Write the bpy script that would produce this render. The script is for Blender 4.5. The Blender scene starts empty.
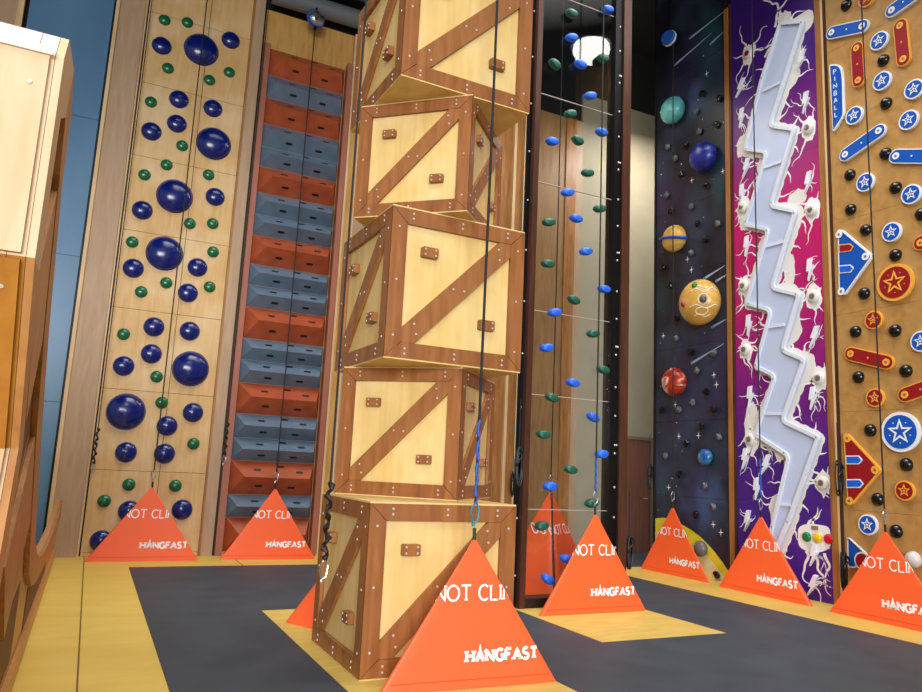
import bpy, bmesh, math, random
from mathutils import Vector, Matrix
C = bpy.context.scene.collection
PI = math.pi
random.seed(7)

# ------------------------------------------------------------------ colours and materials
def lin(c):
    def f(v):
        v /= 255.0
        return v/12.92 if v <= .04045 else ((v+.055)/1.055)**2.4
    return (f(c[0]), f(c[1]), f(c[2]), 1.0)

def base_mat(name, col, rough=.5, metal=0.0, spec=.5):
    m = bpy.data.materials.new(name); m.use_nodes = True
    b = m.node_tree.nodes['Principled BSDF']
    b.inputs['Base Color'].default_value = lin(col)
    b.inputs['Roughness'].default_value = rough
    b.inputs['Metallic'].default_value = metal
    b.inputs['Specular IOR Level'].default_value = spec
    return m, m.node_tree.nodes, m.node_tree.links, b

def noisy(name, c1, c2, rough=.5, scale=3.0, stretch=(1,1,1), detail=5.0, lo=.3, hi=.7, bump=0.0, metal=0.0, spec=.5, distort=0.0):
    m, N, L, b = base_mat(name, c1, rough, metal, spec)
    tc = N.new('ShaderNodeTexCoord'); mp = N.new('ShaderNodeMapping')
    mp.inputs['Scale'].default_value = stretch
    nz = N.new('ShaderNodeTexNoise'); nz.inputs['Scale'].default_value = scale
    nz.inputs['Detail'].default_value = detail; nz.inputs['Distortion'].default_value = distort
    rp = N.new('ShaderNodeValToRGB')
    rp.color_ramp.elements[0].position = lo; rp.color_ramp.elements[0].color = lin(c1)
    rp.color_ramp.elements[1].position = hi; rp.color_ramp.elements[1].color = lin(c2)
    L.new(tc.outputs['Object'], mp.inputs['Vector']); L.new(mp.outputs['Vector'], nz.inputs['Vector'])
    L.new(nz.outputs['Fac'], rp.inputs['Fac']); L.new(rp.outputs['Color'], b.inputs['Base Color'])
    if bump:
        bp = N.new('ShaderNodeBump'); bp.inputs['Strength'].default_value = bump; bp.inputs['Distance'].default_value = .01
        L.new(nz.outputs['Fac'], bp.inputs['Height']); L.new(bp.outputs['Normal'], b.inputs['Normal'])
    return m

def wood(name, c1, c2, c3, axis=2, rough=.45, scale=2.2, squeeze=7.0, spec=.4):
    """plywood: soft flame grain drawn out along one axis, with pale clouds over it"""
    m, N, L, b = base_mat(name, c1, rough, 0, spec)
    tc = N.new('ShaderNodeTexCoord'); mp = N.new('ShaderNodeMapping')
    st = [squeeze]*3; st[axis] = .8
    mp.inputs['Scale'].default_value = st
    nz = N.new('ShaderNodeTexNoise'); nz.inputs['Scale'].default_value = scale; nz.inputs['Detail'].default_value = 7; nz.inputs['Distortion'].default_value = .6
    n2 = N.new('ShaderNodeTexNoise'); n2.inputs['Scale'].default_value = 1.7; n2.inputs['Detail'].default_value = 3
    rp = N.new('ShaderNodeValToRGB')
    rp.color_ramp.elements[0].position = .3; rp.color_ramp.elements[0].color = lin(c1)
    rp.color_ramp.elements[1].position = .72; rp.color_ramp.elements[1].color = lin(c2)
    r2 = N.new('ShaderNodeValToRGB')
    r2.color_ramp.elements[0].position = .45; r2.color_ramp.elements[0].color = (0,0,0,1)
    r2.color_ramp.elements[1].position = .75; r2.color_ramp.elements[1].color = (.6,.6,.6,1)
    mx = N.new('ShaderNodeMix'); mx.data_type = 'RGBA'
    L.new(tc.outputs['Object'], mp.inputs['Vector']); L.new(mp.outputs['Vector'], nz.inputs['Vector']); L.new(tc.outputs['Object'], n2.inputs['Vector'])
    L.new(nz.outputs['Fac'], rp.inputs['Fac']); L.new(n2.outputs['Fac'], r2.inputs['Fac'])
    L.new(r2.outputs['Color'], mx.inputs[0]); L.new(rp.outputs['Color'], mx.inputs[6]); mx.inputs[7].default_value = lin(c3)
    L.new(mx.outputs[2], b.inputs['Base Color'])
    return m

def flat(name, col, rough=.5, metal=0.0, spec=.5):
    return base_mat(name, col, rough, metal, spec)[0]

# ------------------------------------------------------------------ mesh builder
class MB:
    def __init__(s): s.v = []; s.f = []; s.m = []
    def add(s, vs, fs, m=0):
        o = len(s.v); s.v += [tuple(map(float, p)) for p in vs]
        for f in fs: s.f.append([i+o for i in f]); s.m.append(m)
    def box(s, x0, x1, y0, y1, z0, z1, m=0):
        s.add([(x0,y0,z0),(x1,y0,z0),(x1,y1,z0),(x0,y1,z0),(x0,y0,z1),(x1,y0,z1),(x1,y1,z1),(x0,y1,z1)],
              [(0,3,2,1),(4,5,6,7),(0,1,5,4),(1,2,6,5),(2,3,7,6),(3,0,4,7)], m)
    def prism(s, poly, d0, d1, fr, m=0, inset=0.0):
        """polygon in a wall frame, pushed out from depth d0 to d1; fr(u, v, d) -> point"""
        n = len(poly)
        cx = sum(p[0] for p in poly)/n; cy = sum(p[1] for p in poly)/n
        top = [(p[0]+(cx-p[0])*inset, p[1]+(cy-p[1])*inset) for p in poly]
        vs = [fr(u, v, d0) for u, v in poly]+[fr(u, v, d1) for u, v in top]
        fs = [list(range(n))[::-1], list(range(n, 2*n))]+[(i, (i+1) % n, n+(i+1) % n, n+i) for i in range(n)]
        s.add(vs, fs, m)
    def ring(s, outer, inner, d0, d1, fr, m=0):
        n = len(outer)
        vs = [fr(*p, d0) for p in outer]+[fr(*p, d0) for p in inner]+[fr(*p, d1) for p in outer]+[fr(*p, d1) for p in inner]
        fs = []
        for i in range(n):
            j = (i+1) % n
            fs += [(2*n+i, 2*n+j, 3*n+j, 3*n+i), (i, j, 2*n+j, 2*n+i), (n+j, n+i, 3*n+i, 3*n+j), (j, i, n+i, n+j)]
        s.add(vs, fs, m)
    def tube(s, pts, r, k=8, m=0, closed=False, cap=True):
        P = [Vector(p) for p in pts]; n = len(P); rs = r if isinstance(r, (list, tuple)) else [r]*n
        rings = []; prev = None
        for i, p in enumerate(P):
            a = P[(i-1) % n] if (closed or i > 0) else p; b = P[(i+1) % n] if (closed or i < n-1) else p
            t = (b-a).normalized()
            if prev is None:
                u = t.orthogonal().normalized()
            else:
                u = (prev-t*prev.dot(t))
                u = u.normalized() if u.length > 1e-6 else t.orthogonal().normalized()
            prev = u; w = t.cross(u)
            rings.append([p+(u*math.cos(2*PI*j/k)+w*math.sin(2*PI*j/k))*rs[i] for j in range(k)])
        vs = [q for rg in rings for q in rg]; fs = []
        for i in range(n if closed else n-1):
            i2 = (i+1) % n
            for j in range(k): fs.append((i*k+j, i*k+(j+1) % k, i2*k+(j+1) % k, i2*k+j))
        if cap and not closed: fs += [tuple(range(k))[::-1], tuple(range((n-1)*k, n*k))]
        s.add(vs, fs, m)
    def lathe(s, prof, axis=(0,0,1), org=(0,0,0), k=24, m=0):
        """profile of (radius, height) turned about an axis"""
        A = Vector(axis).normalized(); u = A.orthogonal().normalized(); w = A.cross(u); O = Vector(org)
        vs = []; fs = []; n = len(prof)
        for r, h in prof:
            for j in range(k): vs.append(O+A*h+(u*math.cos(2*PI*j/k)+w*math.sin(2*PI*j/k))*max(r, 1e-5))
        for i in range(n-1):
            for j in range(k): fs.append((i*k+j, i*k+(j+1) % k, (i+1)*k+(j+1) % k, (i+1)*k+j))
        fs += [tuple(range(k))[::-1], tuple(range((n-1)*k, n*k))]
        s.add(vs, fs, m)
    def blob(s, c, rad, k=16, n=10, m=0, seed=None, amp=0.0):
        rnd = random.Random(seed); vs = []; fs = []
        for i in range(n+1):
            th = PI*i/n
            for j in range(k):
                ph = 2*PI*j/k; q = 1+amp*(rnd.random()-.5)
                vs.append((c[0]+rad[0]*q*math.sin(th)*math.cos(ph), c[1]+rad[1]*q*math.sin(th)*math.sin(ph), c[2]+rad[2]*q*math.cos(th)))
        for i in range(n):
            for j in range(k): fs.append((i*k+j, i*k+(j+1) % k, (i+1)*k+(j+1) % k, (i+1)*k+j))
        s.add(vs, fs, m)
    def build(s, name, mats, parent=None, smooth=False, loc=None, weld=True):
        me = bpy.data.meshes.new(name)
        me.from_pydata(s.v, [], s.f)
        mats = mats if isinstance(mats, (list, tuple)) else [mats]
        for mt in mats: me.materials.append(mt)
        for p, i in zip(me.polygons, s.m): p.material_index = i
        bm = bmesh.new(); bm.from_mesh(me)
        if weld: bmesh.ops.remove_doubles(bm, verts=bm.verts, dist=1e-6)
        bmesh.ops.recalc_face_normals(bm, faces=bm.faces)
        bm.to_mesh(me); bm.free()
        if smooth:
            for p in me.polygons: p.use_smooth = True
            me.set_sharp_from_angle(angle=math.radians(smooth if smooth is not True else 40))
        o = bpy.data.objects.new(name, me); C.objects.link(o)
        if parent: o.parent = parent
        if loc: o.location = loc
        return o

def tag(o, label=None, cat=None, group=None, kind=None):
    if label: o['label'] = label
    if cat: o['category'] = cat
    if group: o['group'] = group
    if kind: o['kind'] = kind
    return o
def thing(name, label, cat, loc=(0,0,0), rz=0.0, group=None):
    o = bpy.data.objects.new(name, None); C.objects.link(o)
    o.empty_display_size = .1
    o.location = loc; o.rotation_euler = (0, 0, rz)
    return tag(o, label, cat, group)
def struct(o): o['kind'] = 'structure'; return o
def dup(root, loc, label, rz=None, rot=None, scale=None):
    r = root.copy(); C.objects.link(r); r.location = loc; r['label'] = label
    if rz is not None: r.rotation_euler = (0, 0, rz)
    if rot is not None: r.rotation_euler = rot
    if scale: r.scale = (scale,)*3
    for ch in list(root.children):
        c = ch.copy(); C.objects.link(c); c.parent = r
        for g in list(ch.children):
            d = g.copy(); C.objects.link(d); d.parent = c
    return r
ORD = ('zeroth first second third fourth fifth sixth seventh eighth ninth tenth eleventh twelfth thirteenth fourteenth fifteenth sixteenth seventeenth '
       'eighteenth nineteenth twentieth').split()
def nth(i):
    if i <= 20: return ORD[i]
    return 'twenty-'+ORD[i-20]
def from_top(i, n):
    return 'topmost' if i == 1 else ('lowest' if i == n else nth(i)+' from the top')

def ranked(i, n, w): return f'the topmost {w} one' if i == 1 else (f'the lowest {w} one' if i == n else f'{nth(i)} {w} one from the top')

def FB(u, v, d): return (u, 12.0-d, v)           # back wall frame: u = x, v = height, d = out of the wall
def FR(u, v, d): return (8.7-d, u, v)            # right wall frame: u = y, v = height, d = out of the wall
def circ(u, v, r, n=28, ry=None): return [(u+r*math.cos(2*PI*i/n), v+(ry or r)*math.sin(2*PI*i/n)) for i in range(n)]
def star(u, v, r, ri, n=5, a0=PI/2): return [(u+(r if i % 2 == 0 else ri)*math.cos(a0+PI*i/n), v+(r if i % 2 == 0 else ri)*math.sin(a0+PI*i/n)) for i in range(2*n)]
def capsule(a, b, r, n=10):
    dx, dy = b[0]-a[0], b[1]-a[1]; t = math.atan2(dy, dx)
    return [(b[0]+r*math.cos(t-PI/2+PI*i/n), b[1]+r*math.sin(t-PI/2+PI*i/n)) for i in range(n+1)]+[(a[0]+r*math.cos(t+PI/2+PI*i/n), a[1]+r*math.sin(t+PI/2+PI*i/n)) for i in range(n+1)]
def offset(poly, w):
    """polygon moved inward (w > 0) with mitred corners"""
    n = len(poly); A = sum(poly[i][0]*poly[(i+1) % n][1]-poly[(i+1) % n][0]*poly[i][1] for i in range(n))
    sg = 1 if A > 0 else -1; out = []
    for i in range(n):
        p0, p1, p2 = Vector(poly[i-1]), Vector(poly[i]), Vector(poly[(i+1) % n])
        a = (p1-p0).normalized(); b = (p2-p1).normalized()
        na = Vector((-a.y, a.x))*sg; nb = Vector((-b.y, b.x))*sg
        q = na+nb; k = max(.35, 1+na.dot(nb))
        out.append(tuple(p1+q*(w/k)))
    return out
def rounded(poly, r, k=4):
    n = len(poly); out = []
    for i in range(n):
        p0, p1, p2 = Vector(poly[i-1]), Vector(poly[i]), Vector(poly[(i+1) % n])
        a = (p0-p1); b = (p2-p1); ra = min(r, a.length*.45); rb = min(r, b.length*.45)
        s, e = p1+a.normalized()*ra, p1+b.normalized()*rb
        for j in range(k+1):
            t = j/k; out.append(tuple(s*(1-t)**2+p1*2*t*(1-t)+e*t*t))
    return out
def stroke(mb, pts, w, fr, d0, d1, m=0, taper=False, step=None):
    """a flat painted or raised line along pts"""
    P = [Vector(p) for p in pts]
    if step:
        Q = [P[0]]
        for a, b in zip(P, P[1:]):
            k = max(1, int((b-a).length/step))
            Q += [a.lerp(b, (i+1)/k) for i in range(k)]
        P = Q
    n = len(P); Lf = []; Rt = []
    for i in range(n):
        t = (P[min(i+1, n-1)]-P[max(i-1, 0)])
        t = t.normalized() if t.length > 1e-9 else Vector((1, 0))
        nn = Vector((-t.y, t.x)); ww = w*.5*((1-.85*i/(n-1)) if taper else 1)
        Lf.append(P[i]+nn*ww); Rt.append(P[i]-nn*ww)
    vs = [fr(p.x, p.y, d1) for p in Lf]+[fr(p.x, p.y, d1) for p in Rt]
    fs = [(i, i+1, n+i+1, n+i) for i in range(n-1)]
    if d0 is not None:
        o = 2*n
        vs += [fr(p.x, p.y, d0) for p in Lf]+[fr(p.x, p.y, d0) for p in Rt]
        fs += [(i, i+1, o+i+1, o+i) for i in range(n-1)]+[(n+i, n+i+1, o+n+i+1, o+n+i) for i in range(n-1)]+[(0, n, o+n, o), (n-1, 2*n-1, o+2*n-1, o+n-1)]
    mb.add(vs, fs, m)

# ------------------------------------------------------------------ lettering, drawn as pen strokes in a unit-high cell
def arcp(cx, cy, rx, ry, a0, a1, n=14): return [(cx+rx*math.cos(math.radians(a0+(a1-a0)*i/n)), cy+ry*math.sin(math.radians(a0+(a1-a0)*i/n))) for i in range(n+1)]
GL = {
 'A': (.80, [[(0,0),(.4,1),(.8,0)], [(.15,.34),(.65,.34)]]),
 'B': (.62, [[(0,0),(0,1)], [(0,1),(.3,1)]+arcp(.3,.76,.26,.24,90,-90)+[(0,.52)], [(.3,.52)]+arcp(.32,.26,.3,.26,90,-90)+[(0,0)]]),
 'C': (.78, [arcp(.44,.5,.42,.5,48,312,20)]),
 'D': (.78, [[(0,0),(0,1)], [(0,1),(.3,1)]+arcp(.3,.5,.46,.5,90,-90,18)+[(0,0)]]),
 'F': (.58, [[(0,0),(0,1)], [(0,1),(.58,1)], [(0,.54),(.46,.54)]]),
 'G': (.80, [arcp(.44,.5,.42,.5,48,345,20)+[(.84,.46)], [(.5,.46),(.86,.46)]]),
 'H': (.76, [[(0,0),(0,1)], [(.76,0),(.76,1)], [(0,.52),(.76,.52)]]),
 'I': (.10, [[(.05,0),(.05,1)]]),
 'L': (.56, [[(0,1),(0,0),(.56,0)]]),
 'M': (.95, [[(0,0),(.08,1),(.475,.2),(.87,1),(.95,0)]]),
 'N': (.78, [[(0,0),(0,1),(.78,0),(.78,1)]]),
 'O': (.90, [arcp(.45,.5,.45,.5,0,360,26)]),
 'P': (.6, [[(0,0),(0,1)], [(0,1),(.3,1)]+arcp(.3,.74,.28,.26,90,-90)+[(0,.48)]]),
 'S': (.58, [arcp(.29,.75,.26,.25,40,270,12)+arcp(.29,.25,.28,.25,90,-140,12)]),
 'T': (.74, [[(0,1),(.74,1)], [(.37,1),(.37,0)]]),
}
SERIF = {'N': [(0,0),(0,1),(.78,1)], 'T': [(.37,0)], 'L': [(0,1)], 'I': [(.05,0),(.05,1)], 'H': [(0,0),(0,1),(.76,0),(.76,1)], 'A': [(0,0),(.8,0)], 'F': [], 'M': [(0,0),(.95,0)], 'D': [], 'B': []}
def text_width(s, h, gap): return sum((GL[c][0] if c != ' ' else .45)*h+gap for c in s)
def letters(mb, s, u, v, h, w, fr, d, gap=.025, serif=.0, squash=1.0, spire=None, d0=None):
    for i, c in enumerate(s):
        if c == ' ': u += .45*h*squash; continue
        W, lines = GL[c]
        for ln in lines:
            stroke(mb, [(u+x*h*squash, v+y*h) for x, y in ln], w, fr, d0, d, step=.02)
        if serif:
            for x, y in SERIF.get(c, []):
                stroke(mb, [(u+x*h*squash-serif, v+y*h+(w*.35 if y == 0 else -w*.35)), (u+x*h*squash+serif, v+y*h+(w*.35 if y == 0 else -w*.35))], w*.7, fr, d0, d, step=.02)
        if spire == i:
            stroke(mb, [(u+.4*h*squash, v+h*.9), (u+.4*h*squash, v+h*1.55)], w*1.1, fr, d0, d, taper=True, step=.02)
        u += W*h*squash+gap
    return u
DOMES=[('S',0.287,8.366),('S',0.629,8.437),('M',0.292,7.918),('B',0.886,8.034),('M',1.324,8.343),('S',0.422,7.569),('S',1.355,7.776),('S',1.061,7.549),('S',0.237,6.938),('M',0.636,7.093),('M',1.161,7.08),('M',0.648,6.681),('M',0.294,6.46),('B',1.232,6.488),('S',0.763,6.337),('S',0.569,5.969),('S',0.272,5.737),('S',1.206,5.948),('B',0.738,5.487),('M',1.34,5.604),('M',0.302,5.169),('S',1.005,5.091),('S',1.346,5.157),('S',0.216,4.645),('B',0.688,4.546),('S',1.397,4.696),('M',0.276,4.242),('M',1.188,4.406),('S',0.761,4.09),('S',0.424,3.896),('S',1.399,4.124),('M',1.089,3.979),('M',0.659,3.384),('S',0.254,3.221),('M',1.176,3.383),('M',0.666,2.97),('M',0.307,2.747),('S',0.776,2.632),('B',1.247,2.8),('B',0.412,2.075),('S',0.888,2.248),('M',1.35,2.133),('M',1.001,1.905),('S',1.404,1.661),('M',0.479,1.485),('M',1.008,1.491),('S',0.569,1.02),('S',1.21,1.023),('S',0.269,0.778),('M',1.341,0.674),('M',0.613,0.641),('M',0.291,0.217)]
ROWS=[('O',8.401,7.998),('B',7.916,7.562),('O',7.508,7.077),('B',7.041,6.669),('B',6.634,6.335),('O',6.282,5.848),('B',5.83,5.478),('B',5.452,5.111),('O',5.094,4.639),('B',4.605,4.288),('B',4.255,3.908),('O',3.892,3.41),('B',3.378,3.063),('B',3.031,2.695),('O',2.663,2.204),('B',2.173,1.829),('B',1.798,1.473),('O',1.442,0.952),('B',0.922,0.605),('O',0.574,0.111)]
HOLDS=[('G',4.873,7.285),('B',5.435,7.535),('B',4.879,6.955),('B',5.025,6.631),('G',4.64,6.515),('G',5.372,6.819),('B',5.185,6.246),('G',4.888,5.921),('B',5.371,5.799),('B',4.631,5.491),('G',5.008,5.599),('G',5.169,5.206),('B',4.875,4.886),('G',5.362,4.777),('B',5.012,4.58),('G',4.617,4.456),('B',5.167,4.188),('G',4.622,3.942),('B',5.452,3.756),('G',5.004,3.554),('B',4.736,3.363),('G',5.3,3.176),('B',4.637,2.929),('G',5.455,2.753),('B',5.021,2.552),('G',4.729,2.352),('B',5.323,2.163),('G',4.627,1.918),('B',5.455,1.738),('G',5.015,1.539),('B',4.738,1.337),('G',5.32,1.16),('G',4.639,0.897),('B',4.993,0.529),('B',4.742,0.316)]
PINS=[('k',6.096,8.062),('b',5.639,7.278),('k',5.608,6.987),('b',5.627,6.704),('b',5.222,6.4),('k',5.599,6.383),('b',6.033,6.399),('b',5.31,6.028),('r',5.782,7.973),('k',5.64,5.71),('k',6.143,5.599),('b',5.918,5.416),('k',5.532,5.217),('b',5.328,5.062),('k',6.154,5.117),('k',5.231,4.778),('k',5.955,4.777),('b',5.599,4.654),('k',5.578,4.351),('R',5.587,4.001),('k',6.013,3.946),('r',5.886,3.575),('k',6.155,3.466),('k',5.631,3.404),('b',5.307,3.226),('k',6.141,2.872),('k',5.521,2.894),('r',5.911,2.594),('k',6.01,2.194),('U',5.611,2.164),('k',5.573,1.778),('r',5.594,1.474),('k',5.952,1.353),('b',6.079,1.039),('k',5.737,0.992),('w',5.547,0.692)]
BARS=[('blue',(6.313,7.761),(5.861,7.609)),('blue',(5.446,7.603),(5.137,7.655)),('red',(5.35,7.331),(5.331,6.859)),('red',(5.952,7.333),(5.947,6.863)),('blue',(5.697,6.039),(6.179,5.896)),('blue',(5.487,5.615),(5.094,5.468)),('red',(6.213,3.181),(5.741,3.02)),('red',(5.528,2.604),(5.147,2.709)),('red',(5.243,4.418),(4.975,4.423))]
SIGN=[(6.375,7.307),(6.232,7.242),(6.18,7.151),(6.166,7.0),(6.175,6.463),(6.354,6.279)]
SIGNT=[(6.286,7.155),(6.291,6.52)]
TRIB=[(6.336,4.891),(6.263,4.862),(5.872,4.431),(5.875,4.383),(6.267,3.971),(6.352,3.988),(6.313,4.809),(5.95,4.418),(6.312,4.027),(6.321,4.615),(6.107,4.591),(6.332,4.328),(6.113,4.305)]
TRIR=[(6.363,2.16),(6.302,2.159),(5.884,1.725),(5.886,1.686),(6.273,1.267),(6.339,1.255),(6.304,2.095),(5.946,1.706),(6.307,1.313),(6.334,1.822),(6.102,1.825),(6.34,1.525),(6.1,1.534)]
TRIC=[(6.362,0.86),(6.344,0.854),(6.109,0.689),(6.27,0.495),(6.371,0.494),(6.156,0.596)]
PSEAM=[2.435,1.199,3.717,4.978,6.386,7.405,5.853,5.856]
CHR=[(6.736,8.193),(7.362,6.82),(6.938,6.589),(7.38,5.553),(6.955,5.347),(7.391,4.304),(6.93,4.116),(7.235,3.361),(6.877,3.191),(7.264,2.364),(6.691,2.123),(7.197,0.993),(7.44,0.551)]
CHL=[(7.172,8.405),(7.558,7.627),(7.902,6.609),(7.487,6.401),(7.925,5.38),(7.484,5.179),(7.924,4.136),(7.472,3.949),(7.772,3.154),(7.426,2.988),(7.794,2.159),(7.22,1.852),(7.524,0.893),(7.644,0.553)]
CBAR=[((7.512,7.431),(7.203,7.422)),((7.532,6.188),(7.2,6.17)),((7.538,4.949),(7.19,4.94)),((7.521,3.724),(7.225,3.718)),((7.645,2.467),(7.239,2.45)),((7.449,1.202),(7.19,1.202))]
BOLTS=[(7.97,7.71),(7.958,7.192),(6.781,6.931),(6.839,7.611),(7.88,6.322),(7.966,5.923),(7.895,5.06),(6.779,5.714),(6.792,4.442),(7.88,3.818),(7.877,2.736),(6.755,3.483),(6.812,2.65),(7.993,1.827),(7.616,1.739),(7.786,1.402),(6.864,0.586),(6.897,0.186),(7.962,0.929)]
EYES=[(7.807,8.215),(6.752,6.518),(7.97,5.698),(6.742,5.286),(7.968,4.438),(6.752,4.045),(7.961,3.45),(6.703,2.906),(7.89,2.103),(6.705,1.518)]
TRAF=[(6.976,0.801),(6.809,0.805),(6.647,0.809),(7.054,0.902),(6.526,0.919),(6.516,0.709),(7.061,0.681)]
PLAN=[('teal',9.458,7.951,62),('blue',8.732,6.8,70),('saturn',9.413,5.561,62),('big',8.824,4.327,105),('mars',9.417,3.077,65),('earth',8.727,1.834,36),('grey',8.83,0.434,33)]
ROCKS=[('g',8.927,7.712),('d',8.783,7.979),('d',8.405,7.708),('d',8.472,7.288),('g',8.854,7.317),('g',9.623,7.332),('d',9.189,7.2),('d',9.296,6.713),('d',8.699,6.303),('g',9.66,6.433),('g',9.441,7.046),('d',9.566,6.112),('d',8.911,5.696),('d',8.732,5.378),('g',9.063,5.226),('g',8.461,5.569),('d',9.75,5.129),('d',9.564,4.777),('d',9.415,4.167),('g',9.415,3.819),('g',9.049,6.042),('d',9.062,3.538),('g',8.942,3.221),('g',8.574,3.469),('d',8.741,2.861),('g',9.042,2.712),('d',9.773,2.623),('g',9.355,2.607),('d',8.584,2.577),('d',8.83,2.32),('g',8.477,2.144),('d',9.176,2.049),('g',9.664,1.846),('d',9.341,1.551),('g',8.778,1.394),('g',8.601,1.084),('d',8.971,0.941),('d',8.547,0.086)]
STARS=[(9.477,2.702),(8.948,2.177),(8.608,3.125),(9.39,2.174),(8.555,2.966),(9.18,5.15),(9.773,3.915),(9.089,4.948),(8.647,0.816),(9.63,1.331),(8.494,0.711),(9.072,6.525),(8.375,6.443),(8.715,8.321)]
COMETS=[((8.795,4.735),(8.35,4.854)),((8.536,4.638),(8.308,4.703)),((8.637,3.898),(8.318,3.988)),((9.086,3.366),(8.39,3.601)),((9.1,9.187),(8.323,9.247)),((9.482,8.863),(8.58,9.012)),((8.615,8.82),(8.328,8.887))]
MOON=[(9.891,0.753),(9.302,0.735),(8.875,0.576),(8.563,0.385),(8.31,0.167),(8.313,0.013)]
# ------------------------------------------------------------------ materials
M = dict(
 yellow=noisy('yellow_vinyl', (206,174,78), (217,187,95), .5, 1.2, (1,2.5,1), 6, .3, .7, .06),
 yellow_pad=noisy('yellow_pad', (196,166,78), (212,184,100), .5, 1.6, (2,7,1), 6, .3, .7, .08),
 grey_mat=noisy('grey_rubber', (42,52,62), (54,65,77), .6, 2.2, (1,1,1), 8, .3, .7, .05),
 ply=wood('birch_ply', (200,158,98), (216,180,124), (228,206,168)),
 ply_warm=wood('honey_ply', (176,128,62), (202,156,88), (206,168,104)),
 ply_side=wood('honey_ply_long', (176,122,66), (196,144,82), (206,160,100), 1),
 pilaster=wood('beige_board', (168,138,110), (186,156,126), (178,150,122), 2, .5),
 edge=wood('pale_edge', (200,166,118), (224,196,150), (216,186,140), 2, .5),
 stud=wood('brown_stud', (140,88,44), (178,124,68), (160,108,58), 2, .4),
 darkwood=wood('walnut_post', (58,32,22), (84,48,32), (70,40,28), 2, .35),
 cratebrown=wood('crate_frame', (126,74,36), (162,104,56), (150,96,56), 2, .38),
 cratebrown_x=wood('crate_brace', (132,80,40), (166,110,62), (154,100,60), 2, .38),
 crateply=wood('crate_ply', (212,174,102), (230,198,132), (236,214,160), 2, .42, 1.6, 5),
 stepred=noisy('orange_step', (150,66,36), (172,82,46), .4, 4),
 stepblue=noisy('slate_step', (84,104,124), (98,118,138), .4, 4),
 steprail=noisy('rail_brown', (150,88,66), (164,102,80), .5, 4, (1,1,.3)),
 navy=flat('navy_dome', (8,26,104), .2, 0, .6), green=flat('green_dome', (10,98,56), .25, 0, .6),
 rim=flat('dome_rim', (24,52,140), .4),
 blue=flat('hold_blue', (18,96,214), .45), hgreen=flat('hold_green', (14,84,66), .45),
 black=flat('black', (12,12,13), .5), blackgloss=flat('black_gloss', (10,10,12), .22), rope=flat('rope', (26,27,30), .8),
 steel=flat('black_steel', (16,17,22), .4, .6), silver=flat('silver', (176,178,182), .3, .9), white=flat('white_paint', (240,240,240), .5),
 boltw=flat('bolt_head', (206,204,202), .35, .3),
 wallblue=noisy('blue_wall', (74,114,152), (98,138,172), .35, .8, (1,1,.4)),
 beige=noisy('beige_wall', (156,146,122), (164,154,130), .8, 2),
 door=wood('door_wood', (112,66,48), (134,84,62), (122,76,58), 2, .5, 2, 12),
 ceil=flat('ceiling_black', (9,9,9), .9), upper=flat('dark_upper_wall', (14,13,12), .9), beam=flat('beam_grey', (98,104,110), .5),
 pinply=wood('pinball_ply', (168,124,66), (190,146,84), (184,146,92), 0, .42, 1.6, 5),
 sblue=flat('sign_blue', (8,84,186), .35), sred=flat('sign_red', (150,18,30), .35), syel=flat('sign_yellow', (240,176,62), .4), swhite=flat('sign_white', (236,240,246), .4),
 splash=flat('splash_offwhite', (228,226,220), .55), splashw=flat('splash_white', (240,240,240), .5),
 chute=flat('chute_blue', (192,206,236), .3), chuterim=flat('chute_rim', (220,228,242), .35), bolt3=flat('bolt_white', (234,238,248), .4),
 sleeve=flat('sleeve_blue', (24,84,176), .6), teal=flat('lanyard_teal', (20,130,150), .5),
)
# orange vinyl with a light weave
m, N, L, b = base_mat('orange_vinyl', (242,96,44), .45)
nz = N.new('ShaderNodeTexNoise'); nz.inputs['Scale'].default_value = 9; nz.inputs['Detail'].default_value = 4
bp = N.new('ShaderNodeBump'); bp.inputs['Strength'].default_value = .12; bp.inputs['Distance'].default_value = .02
tc = N.new('ShaderNodeTexCoord'); L.new(tc.outputs['Object'], nz.inputs['Vector']); L.new(nz.outputs['Fac'], bp.inputs['Height']); L.new(bp.outputs['Normal'], b.inputs['Normal'])
M['orange'] = m
M['hem'] = flat('orange_hem', (214,66,30), .5)
# clear acrylic: mostly see-through, with a Fresnel sheen
m = bpy.data.materials.new('acrylic'); m.use_nodes = True; N = m.node_tree.nodes; L = m.node_tree.links; N.clear()
o_ = N.new('ShaderNodeOutputMaterial'); tr = N.new('ShaderNodeBsdfTransparent'); gl = N.new('ShaderNodeBsdfGlossy'); fr_ = N.new('ShaderNodeFresnel'); mx = N.new('ShaderNodeMixShader')
tr.inputs['Color'].default_value = (.88,.90,.91,1); gl.inputs['Roughness'].default_value = .015; fr_.inputs['IOR'].default_value = 1.5
geo = N.new('ShaderNodeNewGeometry'); ior = N.new('ShaderNodeMapRange'); ior.inputs['To Min'].default_value = 1.5; ior.inputs['To Max'].default_value = 1/1.5   # same sheen seen from inside the sheet
L.new(geo.outputs['Backfacing'], ior.inputs['Value']); L.new(ior.outputs['Result'], fr_.inputs['IOR'])
L.new(fr_.outputs['Fac'], mx.inputs['Fac']); L.new(tr.outputs[0], mx.inputs[1]); L.new(gl.outputs[0], mx.inputs[2]); L.new(mx.outputs[0], o_.inputs['Surface'])
M['acrylic'] = m
# lamp glass
m = bpy.data.materials.new('lamp_glow'); m.use_nodes = True; b = m.node_tree.nodes['Principled BSDF']
b.inputs['Emission Color'].default_value = (1,.97,.92,1); b.inputs['Emission Strength'].default_value = 14
M['glow'] = m
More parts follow.
